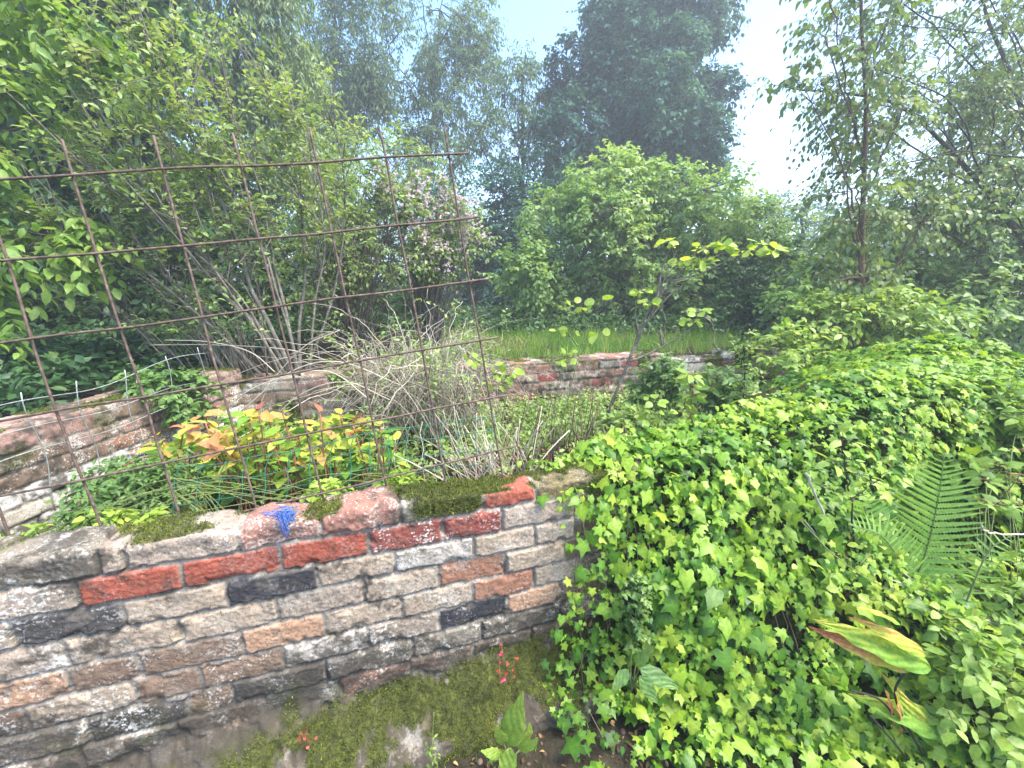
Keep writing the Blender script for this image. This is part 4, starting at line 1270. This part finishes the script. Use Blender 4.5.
sapling('leafy_shoot', 'thin shoot with paired round leaves left of the forked sapling', 'sapling', [[(560, 430), (572, 385), (580, 350), (590, 318), (600, 290)], [(580, 350), (570, 335), (560, 328)], [(582, 345), (595, 338)]],
        [(572, 302, 8), (585, 308, 8), (600, 300, 8), (560, 330, 8), (573, 332, 8), (598, 332, 11)], 2.3, 'fresh', 'stem', .07, .004, group=G_SUCK, nleaf=3, tone=.8)
sapling('leafy_shoot', 'shoot with drooping yellow green leaves beside the end of the mesh', 'sapling', [[(500, 440), (505, 400), (510, 370)], [(508, 385), (490, 368)], [(505, 395), (500, 385)]],
        [(510, 370, 13), (490, 366, 13), (500, 385, 14), (474, 360, 10), (505, 378, 10)], 2.2, 'yellow', 'stem', .06, .004, group=G_SUCK, nleaf=6, tone=.4)
sapling('leafy_shoot', 'slim shoot topped by a small upright leaf tuft, before the middle of the back wall', 'sapling', [[(548, 445), (556, 400), (566, 362), (570, 350)]], [(569, 352, 8), (567, 362, 8)], 2.4, 'yellow', 'stem', .06, .004, group=G_SUCK, nleaf=5, tone=.4)
sapling('leafy_shoot', 'low shoot with broad yellowish leaves, right of the forked sapling foot', 'sapling', [[(655, 460), (658, 430), (660, 408)]], [(655, 402, 12), (665, 412, 14), (650, 420, 12), (668, 428, 10), (648, 432, 10)], 2.1, 'yellow', 'stem', .06, .004, group=G_SUCK, nleaf=5, tone=.35)
sapling('spiky_plant', 'reddish stemmed plant with an upright tuft of narrow leaves before the back wall', 'plant', [[(691, 455), (692, 415), (692, 380)], [(691, 408), (684, 402)]], [(692, 375, 6), (691, 385, 6), (692, 395, 6), (684, 404, 3)], 2.2, 'fresh', 'redstem', .085, .006, OVAL, nleaf=9, tone=.7)
lf, wd = Acc(), Acc()
t = thing('thin_leafy_plant', 'thin dark stemmed upright plant with tiny pale leaves before the white patched wall', 'plant', at(742, 440, 2.3), kind='thing')
c = curve([at(742, 445, 2.3), at(743, 400, 2.3), at(745, 365, 2.3), at(742, 335, 2.3)], 8)
wd.tubes(c, np.linspace(.006, .002, len(c)), 5)
spray(lf, wd, c[3:], nrm(R.normal(0, .5, (len(c) - 3, 3)) + [0, -.1, .3]), 3, .09, 6, .03, OVAL, .2, .6, .1, None, .4)
wd.build('stem', M['darkbark'], t, True)
lf.build('leaves', M['weed'], t)
for px, py, rx, ry, Y, leaf, lab in ((665, 385, 26, 20, 2.75, 'mid', 'clump of green nettles against the back wall beside the forked sapling'),
                                     (718, 395, 20, 24, 2.6, 'mid', 'leafy green weed clump between the spiky plant and the thin upright plant'),
                                     (640, 430, 30, 12, 2.2, 'weed', 'low pale weed clump on the brown soil near the ivy'),
                                     (795, 400, 24, 14, 2.8, 'laurel', 'glossy green leafy clump against the right end of the back wall')):
    bush('weed_clump', lab, 'plant', [ell(px, py, rx, ry, Y)], 60, leaf, 'stem', np.array([*at(px, py + ry, Y)[:2], .43]), k=3, L=.12, m=6, size=.05, group='weed clumps in the bed', every=2, r=.003)
bush('ivy_clump', 'clump of small grey green ivy over the top of the side wall corner', 'ivy', [ell(160, 385, 32, 18, 2.35, .15), ell(185, 395, 25, 20, 2.4, .15)], 120, 'mid', 'stem', np.array([*at(165, 400, 2.4)[:2], .8]), k=3, L=.07, m=5, size=.035, tmpl=IVY2, every=3, r=.003)
# fallen weathered timbers on the back wall
for pts, Y, r, lab in (([(808, 352), (835, 356), (880, 366)], 3.55, .03, 'weathered grey log lying among leaves by the thin brown trunk'), ([(828, 366), (850, 362), (878, 352)], 3.6, .026, 'second, shorter weathered log lying across the grey log')):
    acc = Acc()
    c = curve([at(a_, b_, Y) for a_, b_ in pts], 8)
    acc.tubes(c + .006 * R.normal(size=c.shape), r * (1 + .15 * R.normal(size=len(c))), 9)
    tag(acc.build('log', M['log'], None, True), lab, 'log', 'weathered logs on the back wall', 'thing')

# ------------------------------------------------------------------ ivy
def ivy_pt(a, t):
    """cross-section from inside the bed, over the wall, down the face to the ground in front"""
    w_ = np.interp(a, [.6, .85, 1.2, 1.6, 2.2, 3.4], [.04, .09, .30, .5, .75, .85])
    zt = np.interp(a, [.6, 1.0, 1.5, 2.2, 3.4], [.88, .91, .97, 1.08, 1.19])
    g = np.interp(a, [.6, 1.0, 1.6, 2.2, 3.0, 3.6], [.2, .22, .28, .5, 1.0, 1.4])
    K = [(-g - .15, .55 + 0 * a), (-g * .75, zt - .22), (-g * .4, zt - .06), (-.2 + 0 * a, zt), (.02 + .1 * w_, zt - .05), (w_ * .42 + .035, zt * .66), (w_ * .75 + .04, zt * .34), (w_ + .05, .1 + 0 * a), (w_ + .45, .03 + 0 * a)]
    tt = t * (len(K) - 1)
    i = np.clip(tt.astype(int), 0, len(K) - 2)
    f = tt - i
    f = f * .6 + .4 * f * f * (3 - 2 * f)
    Kq, Kz = np.stack([k[0] for k in K]), np.stack([k[1] for k in K])
    q = np.take_along_axis(Kq, i[None], 0)[0] * (1 - f) + np.take_along_axis(Kq, i[None] + 1, 0)[0] * f
    z = np.take_along_axis(Kz, i[None], 0)[0] * (1 - f) + np.take_along_axis(Kz, i[None] + 1, 0)[0] * f
    return wp(a, -q, z)


ga, gt = np.meshgrid(np.linspace(.7, 3.6, 220), np.linspace(0, 1, 240), indexing='ij')
Pg = ivy_pt(ga, gt)
Ng = nrm(np.cross(np.gradient(Pg, axis=0), np.gradient(Pg, axis=1)))
Ng = np.where((Ng[..., 2:3] - Ng[..., 1:2]) < 0, -Ng, Ng)
bumpg = (fbm(Pg * 3.2 + 4, 3) - .5) * .22 * sst(.75, 1.2, ga) + (fbm(Pg * 9, 2) - .5) * .05
Pg = Pg + Ng * bumpg[..., None]
# dark hollow where the ferns grow
def scr(P):
    d = P - CAM
    zc = d[..., 1] * cos(TH) - d[..., 2] * sin(TH)
    yc = d[..., 2] * cos(TH) + d[..., 1] * sin(TH)
    return 512 + F * d[..., 0] / zc, 384 - F * yc / zc
hx = Pg[np.unravel_index(np.argmin((scr(Pg)[0] - 965) ** 2 + (scr(Pg)[1] - 525) ** 2), ga.shape)]
dh = np.linalg.norm((Pg - hx) * [1, 1, 1.4], axis=-1) + .10 * (fbm(Pg * 6 + 33, 2) - .5)
Pg = Pg - Ng * (.34 * sst(.42, .12, dh))[..., None]
Pg[..., 2] = np.maximum(Pg[..., 2], .035)
_sx, _sy = scr(Pg)
_dist = np.linalg.norm(Pg - CAM, axis=-1)
def ivy_depth(px, py, out=.05):
    """depth (Y) of the ivy surface seen near a place, a little nearer the viewer"""
    w_ = np.exp(-((_sx - px) ** 2 + (_sy - py) ** 2) / (2 * 14. ** 2))
    fr = _dist < (_dist[w_ > .4].min() + .25 if (w_ > .4).any() else 99)
    w_ = w_ * fr
    if w_.sum() < 1e-3:
        k = np.argmin((_sx - px) ** 2 + (_sy - py) ** 2)
        return Pg.reshape(-1, 3)[k][1] - out
    return float((w_ * Pg[..., 1]).sum() / w_.sum()) - out
iv = thing('ivy', 'mass of bright green star leaved ivy smothering the wall and the bank before it', 'ivy', wp(1.3, 0, 0), kind='stuff')
mask_a = 1.02
i0 = np.searchsorted(np.linspace(.7, 3.6, 220), mask_a)
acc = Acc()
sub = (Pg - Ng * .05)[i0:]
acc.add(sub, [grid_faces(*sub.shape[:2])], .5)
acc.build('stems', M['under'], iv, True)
area = np.linalg.norm(np.cross(np.gradient(Pg, axis=0), np.gradient(Pg, axis=1)), axis=-1)
edge = .775 - .12 * sst(.55, .8, gt) - .13 * sst(.56, .46, gt) - .06 * (gt > .8) + .14 * (fbm(Pg * 7 + 3, 3) - .5)
cover = sst(edge - .02, edge + .16, ga) * (.35 + .65 * sst(.85, 1.1, ga) )
hole = sst(.30, .42, fbm(Pg * 5 + 90, 3) + .16 * (1 - sst(.55, .7, gt)) + .05)
wgt = area * cover * (.12 + .88 * hole) * np.where(gt > .9, .6, 1)
pidx = R.choice(wgt.size, 30000, p=(wgt / wgt.sum()).ravel())
P_ = Pg.reshape(-1, 3)[pidx] + R.normal(0, .008, (len(pidx), 3))
N_ = Ng.reshape(-1, 3)[pidx]
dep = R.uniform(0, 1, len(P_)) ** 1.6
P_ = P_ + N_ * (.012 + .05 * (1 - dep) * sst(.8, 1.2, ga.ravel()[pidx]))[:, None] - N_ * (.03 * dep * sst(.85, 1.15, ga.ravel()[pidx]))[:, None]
down = nrm(np.array([0, 0, -1.]) + .25 * N_ * [1, 1, 0] + .55 * R.normal(size=P_.shape) + np.array([.0, -.35, 0]) * (N_[:, 2:3] > .6))
nn = nrm(N_ + [0, 0, .55] + .45 * R.normal(size=P_.shape))
ax = nrm(down - nn * np.sum(down * nn, 1, keepdims=True) - .15 * nn)
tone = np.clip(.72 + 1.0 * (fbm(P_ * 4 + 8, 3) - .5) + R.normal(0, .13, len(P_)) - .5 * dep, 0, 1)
sz = np.clip(R.lognormal(-.06, .5, len(P_)), .35, 2.2) * np.where(fbm(P_ * 3 + 70, 2) > .5, .032, .026)
old = R.uniform(0, 1, len(P_)) < .13
tone = np.where(old, tone * .3, tone)
sz = np.where(old, sz * 1.15, sz)
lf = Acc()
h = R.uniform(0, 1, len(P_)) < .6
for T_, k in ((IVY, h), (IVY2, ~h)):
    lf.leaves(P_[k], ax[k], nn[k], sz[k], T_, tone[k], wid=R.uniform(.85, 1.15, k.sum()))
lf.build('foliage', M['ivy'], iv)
# creeping stems at the thin left edge and dead leaves in the gaps
wd = Acc()
for _ in range(26):
    a0 = R.uniform(.8, 1.6)
    tt = np.linspace(R.uniform(.5, .62), R.uniform(.75, .98), 14)
    aa = a0 + .05 * np.cumsum(R.normal(0, .25, 14))
    p = ivy_pt(aa, tt)
    p[:, 2] = np.maximum(p[:, 2], .04)
    wd.tubes(p - np.array([NB[0], NB[1], 0]) * .012, .0014, 5)
wd.build('runners', M['stub'], iv, True)
lf = Acc()
k = R.choice(wgt.size, 420, p=(area * (ga > .85) * (gt > .55) / (area * (ga > .85) * (gt > .55)).sum()).ravel())
lf.leaves(Pg.reshape(-1, 3)[k], rdir(420), nrm(Ng.reshape(-1, 3)[k] + .4 * R.normal(size=(420, 3))), R.uniform(.02, .045, 420), OVAL, R.uniform(0, 1, 420), curl=2.5)
lf.build('dead_leaves', M['deadleaf'], iv)

# ------------------------------------------------------------------ plants growing out of the ivy
def ivat(px, py, out=.05):
    return at(px, py, ivy_depth(px, py, out))


def frond(lf, wd, pts, L_p, npin, nrm_up, tone):
    c = curve(pts, 12)
    wd.tubes(c, np.linspace(.0035, .0012, len(c)), 5)
    s = np.linspace(.08, .99, npin)
    i = s * (len(c) - 1)
    j = np.clip(i.astype(int), 0, len(c) - 2)
    p = c[j] + (c[j + 1] - c[j]) * (i - j)[:, None]
    tn = nrm(c[j + 1] - c[j])
    up = nrm(nrm_up - tn * (tn @ nrm_up)[:, None])
    sd = np.cross(tn, up)
    ln = L_p * np.clip(np.sin((s * .84 + .15) * pi), .01, 1) ** .8
    for sg in (1, -1):
        d = nrm(sd * sg + tn * .38 + .04 * R.normal(size=sd.shape) - up * .12)
        m_ = 13
        u_ = np.linspace(.03, 1, m_)
        q = p[:, None] + d[:, None] * (ln[:, None] * u_)[..., None] - up[:, None] * (ln[:, None] * .16 * u_ ** 2)[..., None]
        e = nrm(np.cross(up[:, None].repeat(m_, 1), d[:, None].repeat(m_, 1)))
        m2 = 34
        uu = np.linspace(0, 1, m2)
        q2 = p[:, None] + d[:, None] * (ln[:, None] * uu)[..., None] - up[:, None] * (ln[:, None] * .16 * uu ** 2)[..., None]
        e2 = nrm(np.cross(up, d))[:, None]
        wv = .085 * ln[:, None] * (1 - uu ** 1.6)[None] * (.62 + .38 * (np.arange(m2) % 2))[None] + .0006
        for k in range(len(ln)):
            G = np.stack([q2[k] - e2[k] * wv[k][:, None] + up[k] * (.25 * wv[k])[:, None], q2[k], q2[k] + e2[k] * wv[k][:, None] + up[k] * (.25 * wv[k])[:, None]], 1)
            lf.add(G, [grid_faces(m2, 3)], np.clip(tone + R.normal(0, .12), 0, 1))


for lab, cat, fr in (('large fern frond standing upright from the dark hollow in the ivy', 'fern', [([(905, 600), (925, 555), (938, 500), (944, 455)], 1.36, .145, 25)]),
                     ('fern with two shaded fronds bending left below the large upright frond', 'fern', [([(915, 610), (890, 570), (868, 520), (862, 490)], 1.35, .11, 20), ([(925, 600), (900, 560), (880, 535), (850, 525)], 1.3, .10, 20)]),
                     ('small pale fern frond held out over the dark hollow near the right edge', 'fern', [([(960, 620), (975, 580), (990, 550), (1012, 535)], 1.22, .06, 13)])):
    t = thing('fern', lab, cat, at(*fr[0][0][0], fr[0][1]), 'ferns in the ivy', 'thing')
    for pts, Y, lp, npn in fr:
        lf, wd = Acc(), Acc()
        frond(lf, wd, [at(px, py, Y) for (px, py) in pts], lp, npn, np.array([-.62, -.68, .42]), .6)
        f_ = lf.build('frond', M['fern'], t)
        wd.build('midrib', M['stem'], f_, True)

sapling('birch_shoot', 'slender dark stemmed shoot with thin bright leaves rising from the ivy', 'sapling', [[(858, 575), (852, 520), (846, 470), (838, 425)], [(850, 500), (870, 485), (890, 470)], [(846, 470), (835, 455)]],
        [(836, 425, 10), (845, 440, 14), (850, 460, 14), (860, 475, 16), (835, 462, 14), (872, 482, 12), (815, 470, 14), (830, 490, 16), (856, 500, 14)], 1.31, 'fresh', 'darkbark', .06, .0045, OVAL, nleaf=5, tone=.75)
sapling('bindweed', 'trailing plant with pale heart shaped leaves in front of the ferns', 'plant', [[(800, 520), (840, 560), (890, 590), (960, 620), (1040, 640)], [(880, 530), (920, 545), (940, 560)], [(860, 565), (880, 540)]],
        [(900, 498, 6), (910, 510, 6), (885, 510, 6), (905, 522, 6), (870, 532, 6), (880, 545, 8), (945, 545, 8), (910, 560, 6), (860, 545, 4), (890, 590, 8), (830, 575, 12), (850, 590, 14), (875, 600, 14), (920, 600, 14), (940, 610, 10), (800, 560, 14), (990, 620, 14)],
        -.085, 'fresh', 'stem', .04, .0022, ROUND, nleaf=3, tone=.95)
sapling('bramble_spray', 'small bright bramble leaves above the dark hollow near the right edge', 'bramble', [[(1060, 470), (1020, 475), (990, 470), (975, 480)], [(1020, 475), (1000, 500), (985, 505)]],
        [(1000, 465, 14), (985, 480, 12), (1015, 480, 14), (980, 500, 12), (1000, 505, 12), (1020, 450, 14), (1020, 505, 10)], 1.42, 'fresh', 'redstem', .055, .003, IVY2, nleaf=6, tone=.6)
# big mottled shoots bottom right
def big_leaf(lf, b, e, n_, wid, red, bend=.18, fold=.25):
    """a long pointed leaf as a curved sheet, flushed red towards one side and the tip"""
    b, e = np.asarray(b), np.asarray(e)
    L = np.linalg.norm(e - b)
    ax = (e - b) / L
    X = nrm(np.cross(ax, n_))
    N = np.cross(X, ax)
    u, v = np.meshgrid(np.linspace(0, 1, 64), np.linspace(-1, 1, 17), indexing='ij')
    hw = wid * .5 * L * np.sin(np.clip(u, 0, 1) ** .75 * pi) ** .85 * (1 - .35 * u) + .001
    x = v * hw * (1 + .06 * np.sin(u * 23 + v * 2))
    zz = -bend * L * u ** 2 + fold * np.abs(x) - .5 * x ** 2 / (L * wid) + .012 * L * np.sin(u * 17) * np.abs(v) + .006 * L * np.cos(v * 9 + u * 26)
    P = b + (u * L)[..., None] * ax + x[..., None] * X + zz[..., None] * N
    rnd = np.clip(red + .3 * (u - .5) + .16 * v + .25 * (fbm(P * 60, 2) - .5) + .25 * (fbm(P * 260, 2) - .5) - .10 * (np.abs(v) < .07) - .07 * (((u * 11 - np.abs(v) * 1.6) % 1) < .16), 0, 1)
    lf.add(P, [grid_faces(64, 17)], rnd.ravel())
t = thing('mottled_shoot', 'dark stem with large pointed leaves flushed yellow and brick red over the ivy', 'plant', at(930, 770, 1.0), kind='thing')
wd = Acc()
for pts in ([(945, 790), (912, 735), (895, 695), (905, 672)], [(930, 790), (900, 750), (870, 715)], [(905, 730), (880, 700), (850, 690)]):
    wd.tubes(curve([at(px, py, 1.0) for px, py in pts], 8), .0034, 6)
wd.build('stem', M['darkbark'], t, True)
lfy, lfr = Acc(), Acc()
up = np.array([.1, -.75, .66])
for (bx, by), (tx, ty), wd_, red in (((930, 668), (836, 622), .62, .38), ((925, 655), (868, 618), .5, .62), ((912, 668), (828, 636), .55, .85), ((960, 735), (872, 700), .7, .3), ((935, 745), (900, 690), .5, .45), ((895, 690), (915, 745), .45, .72), ((885, 690), (905, 735), .3, .9), ((900, 625), (865, 600), .5, .5)):
    b, e = at(bx, by, 1.0), at(tx, ty, .98)
    big_leaf(lfy, b, e, up + .3 * R.normal(size=3), wd_ * .36, red)
lfy.build('leaves', M['shrub'], t, True)
# broad weeds at the foot of the wall
def rosette(name, label, base, leaves, mat, tone, size_w=.9, stem='stem'):
    t = thing(name, label, 'plant', base, kind='thing')
    lf, wd = Acc(), Acc()
    for (px, py), (tx, ty), wv, Y in leaves:
        b, e = at(px, py, Y), at(tx, ty, Y - .03)
        wd.tubes(curve([base, .5 * (base + b) + [0, 0, .01], b], 5), .002, 5)
        big_leaf(lf, b, e, up + .25 * R.normal(size=3), wv * .52, np.clip(tone + R.normal(0, .1), 0, .85), .12, .2)
    wd.build('stems', M[stem], t, True)
    lf.build('leaves', M[mat], t, True)
rosette('broad_leaved_weed', 'broad leaved bright green weed at the foot of the wall, near the bottom edge', at(510, 765, .98),
        [((508, 745), (520, 702), .8, 1.0), ((510, 748), (504, 790), .9, .97), ((520, 750), (537, 742), 1.0, 1.0), ((505, 750), (488, 765), .9, 1.0), ((503, 742), (497, 730), .9, 1.0), ((500, 755), (483, 752), .8, .98), ((523, 745), (532, 728), .9, 1.02)], 'fresh', .75)
rosette('broad_leaved_weed', 'low weed with two broad drooping leaves among the ivy below the feathery herb', at(632, 690, 1.06),
        [((640, 668), (682, 690), .75, 1.05), ((628, 670), (612, 692), 1.0, 1.05), ((640, 676), (660, 706), .9, 1.03), ((636, 664), (650, 650), .8, 1.06)], 'mid', .55)
t = thing('feathery_herb', 'feathery green herb standing out from the ivy halfway along the wall face', 'plant', at(630, 680, 1.08), kind='thing')
lf, wd = Acc(), Acc()
c = curve([at(630, 685, -.02), at(632, 645, -.05), at(637, 600, -.07), at(636, 582, -.08)], 8)
wd.tubes(c, .0022, 5)
spray(lf, wd, c[8:], np.tile([.05, -.3, .6], (len(c) - 8, 1)), 4, .055, 8, .018, IVY2, .1, .7, .1, None, .3)
wd.build('stems', M['stem'], t, True)
lf.build('leaves', M['mid'], t)
# crimson seedlings on the moss
t = thing('red_seedling', 'small crimson leaved seedling on the moss at the wall foot', 'plant', at(500, 672, 1.16), kind='thing')
lf, wd = Acc(), Acc()
for px, py, tone, sz_ in ((502, 654, 1, .02), (503, 680, 1, .019), (517, 658, .35, .018), (513, 668, .4, .018), (499, 662, .3, .016), (498, 672, .35, .018), (515, 676, .3, .016), (507, 664, .45, .015), (506, 674, .2, .016), (501, 646, .4, .015)):
    e = at(px, py, 1.13)
    b = at(507 + R.normal(0, 3), 685, 1.16)
    wd.tubes(curve([b, .5 * (b + e) + [0, -.01, .004], e], 4), .0009, 4)
    for q in range(4):
        lf.leaves([e], rdir(1, .2), [up + .5 * R.normal(size=3)], sz_ * .55, ROUND, tone * .9)
wd.build('stems', M['redstem'], t, True)
lf.build('leaves', M['red'], t)
t = thing('dry_seedling', 'small brownish seedling rooted in the moss under the black bricks', 'plant', at(305, 742, 1.0), kind='thing')
lf, wd = Acc(), Acc()
for k in range(12):
    e = at(305 + R.normal(0, 5), 738 + R.normal(0, 8), .98)
    wd.tubes(np.array([at(306, 752, 1.0), e]), .0008, 4)
    lf.leaves([e], rdir(1, .3), [up + .5 * R.normal(size=3)], .011, ROUND, R.uniform(0, .35))
wd.build('stems', M['redstem'], t, True)
lf.build('leaves', M['red'], t)
t = thing('grass_sprig', 'single thin green sprig standing up before the mossy wall foot', 'plant', at(432, 770, 1.0), kind='thing')
lf, wd = Acc(), Acc()
c = curve([at(431, 790, .97), at(432, 745, .98), at(434, 712, .99)], 8)
wd.tubes(c, .0016, 5)
spray(lf, wd, c[4:9], np.tile([0, -.2, .3], (5, 1)), 2, .02, 3, .014, OVAL, .1, .8, .1)
wd.build('stem', M['stem'], t, True)
lf.build('leaves', M['fresh'], t)
# dry canes over the ivy
for pts, Y, r, lab, mat in (([(806, 473), (815, 495), (832, 532)], 1.36, .0055, 'short pale snapped cane poking up through the ivy', 'cane'),
                            ([(795, 512), (835, 550), (880, 575), (940, 600), (1000, 625), (1060, 640)], -.035, .003, 'long thin straw coloured cane slanting down to the right across the ivy', 'cane'),
                            ([(980, 522), (985, 531), (1005, 534), (1060, 534)], 1.33, .004, 'pale bent twig crossing the dark hollow at the right edge', 'cane'),
                            ([(850, 545), (870, 552), (960, 610), (1030, 650)], -.02, .0035, 'dark cane lying beside the long straw coloured cane', 'stub')):
    acc = Acc()
    c = curve([at(px, py, Y) for px, py in pts], 9)
    acc.tubes(c + .002 * R.normal(size=c.shape), np.linspace(r, r * .7, len(c)), 6, .8)
    tag(acc.build('dry_cane', M[mat], None, True), lab, 'cane', 'dry canes over the ivy', 'thing')
# leafy growth over the right side of the bank
bush('bank_shrub', 'light green leafy growth covering the bank at the lower right edge', 'shrub',
     [ell(1010, 600, 60, 30, 1.27, .08), ell(990, 690, 60, 50, 1.04, .06), ell(930, 640, 50, 25, 1.18, .06), ell(1020, 420, 60, 40, 1.82, .2), ell(960, 400, 60, 24, 1.92, .2)], 260, 'fresh', 'stem', at(1000, 760, 1.15), k=3, L=.09, m=5, size=.045, wid=1.15, every=7, r=.002, shell=.3)
# litter on the ground in front
lf = Acc()
n = 900
p = np.stack([R.uniform(-1.2, 1.4, n), R.uniform(.55, 1.25, n), np.zeros(n)], -1)
aa, qq = aq(p[:, 0], p[:, 1])
p = p[qq < -.06]
p[:, 2] = ground_h(p[:, 0], p[:, 1]) + .006
lf.leaves(p, rdir(len(p)) * [1, 1, .2], rdir(len(p), 3), R.uniform(.008, .028, len(p)), OVAL, R.uniform(0, 1, len(p)), curl=2)
tag(lf.build('leaf_litter', M['deadleaf']), 'bits of dead leaf scattered over the dark soil at the foot of the wall', 'litter', kind='stuff')
lf = Acc()
n = 1800
p = np.stack([R.uniform(-.9, .9, n), R.uniform(.55, 1.2, n), np.zeros(n)], -1)
aa, qq = aq(p[:, 0], p[:, 1])
p = p[(qq < -.1) & (fbm(p * 6, 2) > .45)]
p[:, 2] = ground_h(p[:, 0], p[:, 1])
lf.leaves(p, nrm(R.normal(0, .5, p.shape) + [0, 0, 1]), rdir(len(p)), R.uniform(.01, .04, len(p)), BLADE, R.uniform(0, .6, len(p)), wid=.12)
tag(lf.build('sparse_grass', M['grass']), 'short sparse grass blades on the dark soil below the mossy wall foot', 'grass', kind='stuff')

import bmesh
bmx = bmesh.new()
bmesh.ops.create_icosphere(bmx, subdivisions=2, radius=1)
IV = np.array([v.co[:] for v in bmx.verts])
IF = np.array([[v.index for v in f.verts] for f in bmx.faces])
bmx.free()
n = 620
p = np.stack([R.uniform(-1.1, 1.2, n), R.uniform(.5, 1.22, n), np.zeros(n)], -1)
aa, qq = aq(p[:, 0], p[:, 1])
p = p[(qq < -.05)]
n = len(p)
sz = np.clip(R.lognormal(-5.3, .5, n), .002, .010)
p[:, 2] = ground_h(p[:, 0], p[:, 1]) + sz * .25
sc_ = sz[:, None] * R.uniform(.6, 1.3, (n, 3)) * [1, 1, .7]
V = IV[None] * (1 + .5 * (fbm(IV[None] * 1.3 + 9 * np.arange(n)[:, None, None], 2) - .5))[..., None] * sc_[:, None] + p[:, None]
acc = Acc()
acc.add(V, [(IF[None] + (np.arange(n) * len(IV))[:, None, None]).reshape(-1, 3)], np.repeat(R.uniform(0, 1, n), len(IV)))
tag(acc.build('gravel', M['stub'], None, True), 'small stones and brick grit on the dark soil at the foot of the near wall', 'gravel', kind='stuff')

# ------------------------------------------------------------------ humid air
hm = bpy.data.materials.new('haze')
hm.use_nodes = True
nt = hm.node_tree
nt.nodes.remove(nt.nodes['Principled BSDF'])
v = nt.nodes.new('ShaderNodeVolumePrincipled')
v.inputs['Color'].default_value = (.86, .93, 1, 1)
v.inputs['Density'].default_value = HAZE
v.inputs['Anisotropy'].default_value = .3
nt.links.new(v.outputs[0], nt.nodes['Material Output'].inputs['Volume'])
if HAZE > 0:
    me = bpy.data.meshes.new('haze')
    x0, x1, y0, y1, z0, z1 = -310, 310, -130, 510, -1.2, 19
    top = max((max((o.matrix_world @ __import__('mathutils').Vector(c))[2] for c in o.bound_box) for o in S.objects if o.type == 'MESH'), default=8)
    z1 = max(top + .5, 3)
    z0 = float(GZ.min()) - 1.0
    me.from_pydata([(x, y, z) for x in (x0, x1) for y in (y0, y1) for z in (z0, z1)], [], [(0, 1, 3, 2), (4, 6, 7, 5), (0, 4, 5, 1), (2, 3, 7, 6), (0, 2, 6, 4), (1, 5, 7, 3)])
    me.materials.append(hm)
    o = bpy.data.objects.new('haze', me)
    COL.objects.link(o)
    tag(o, kind='stuff')
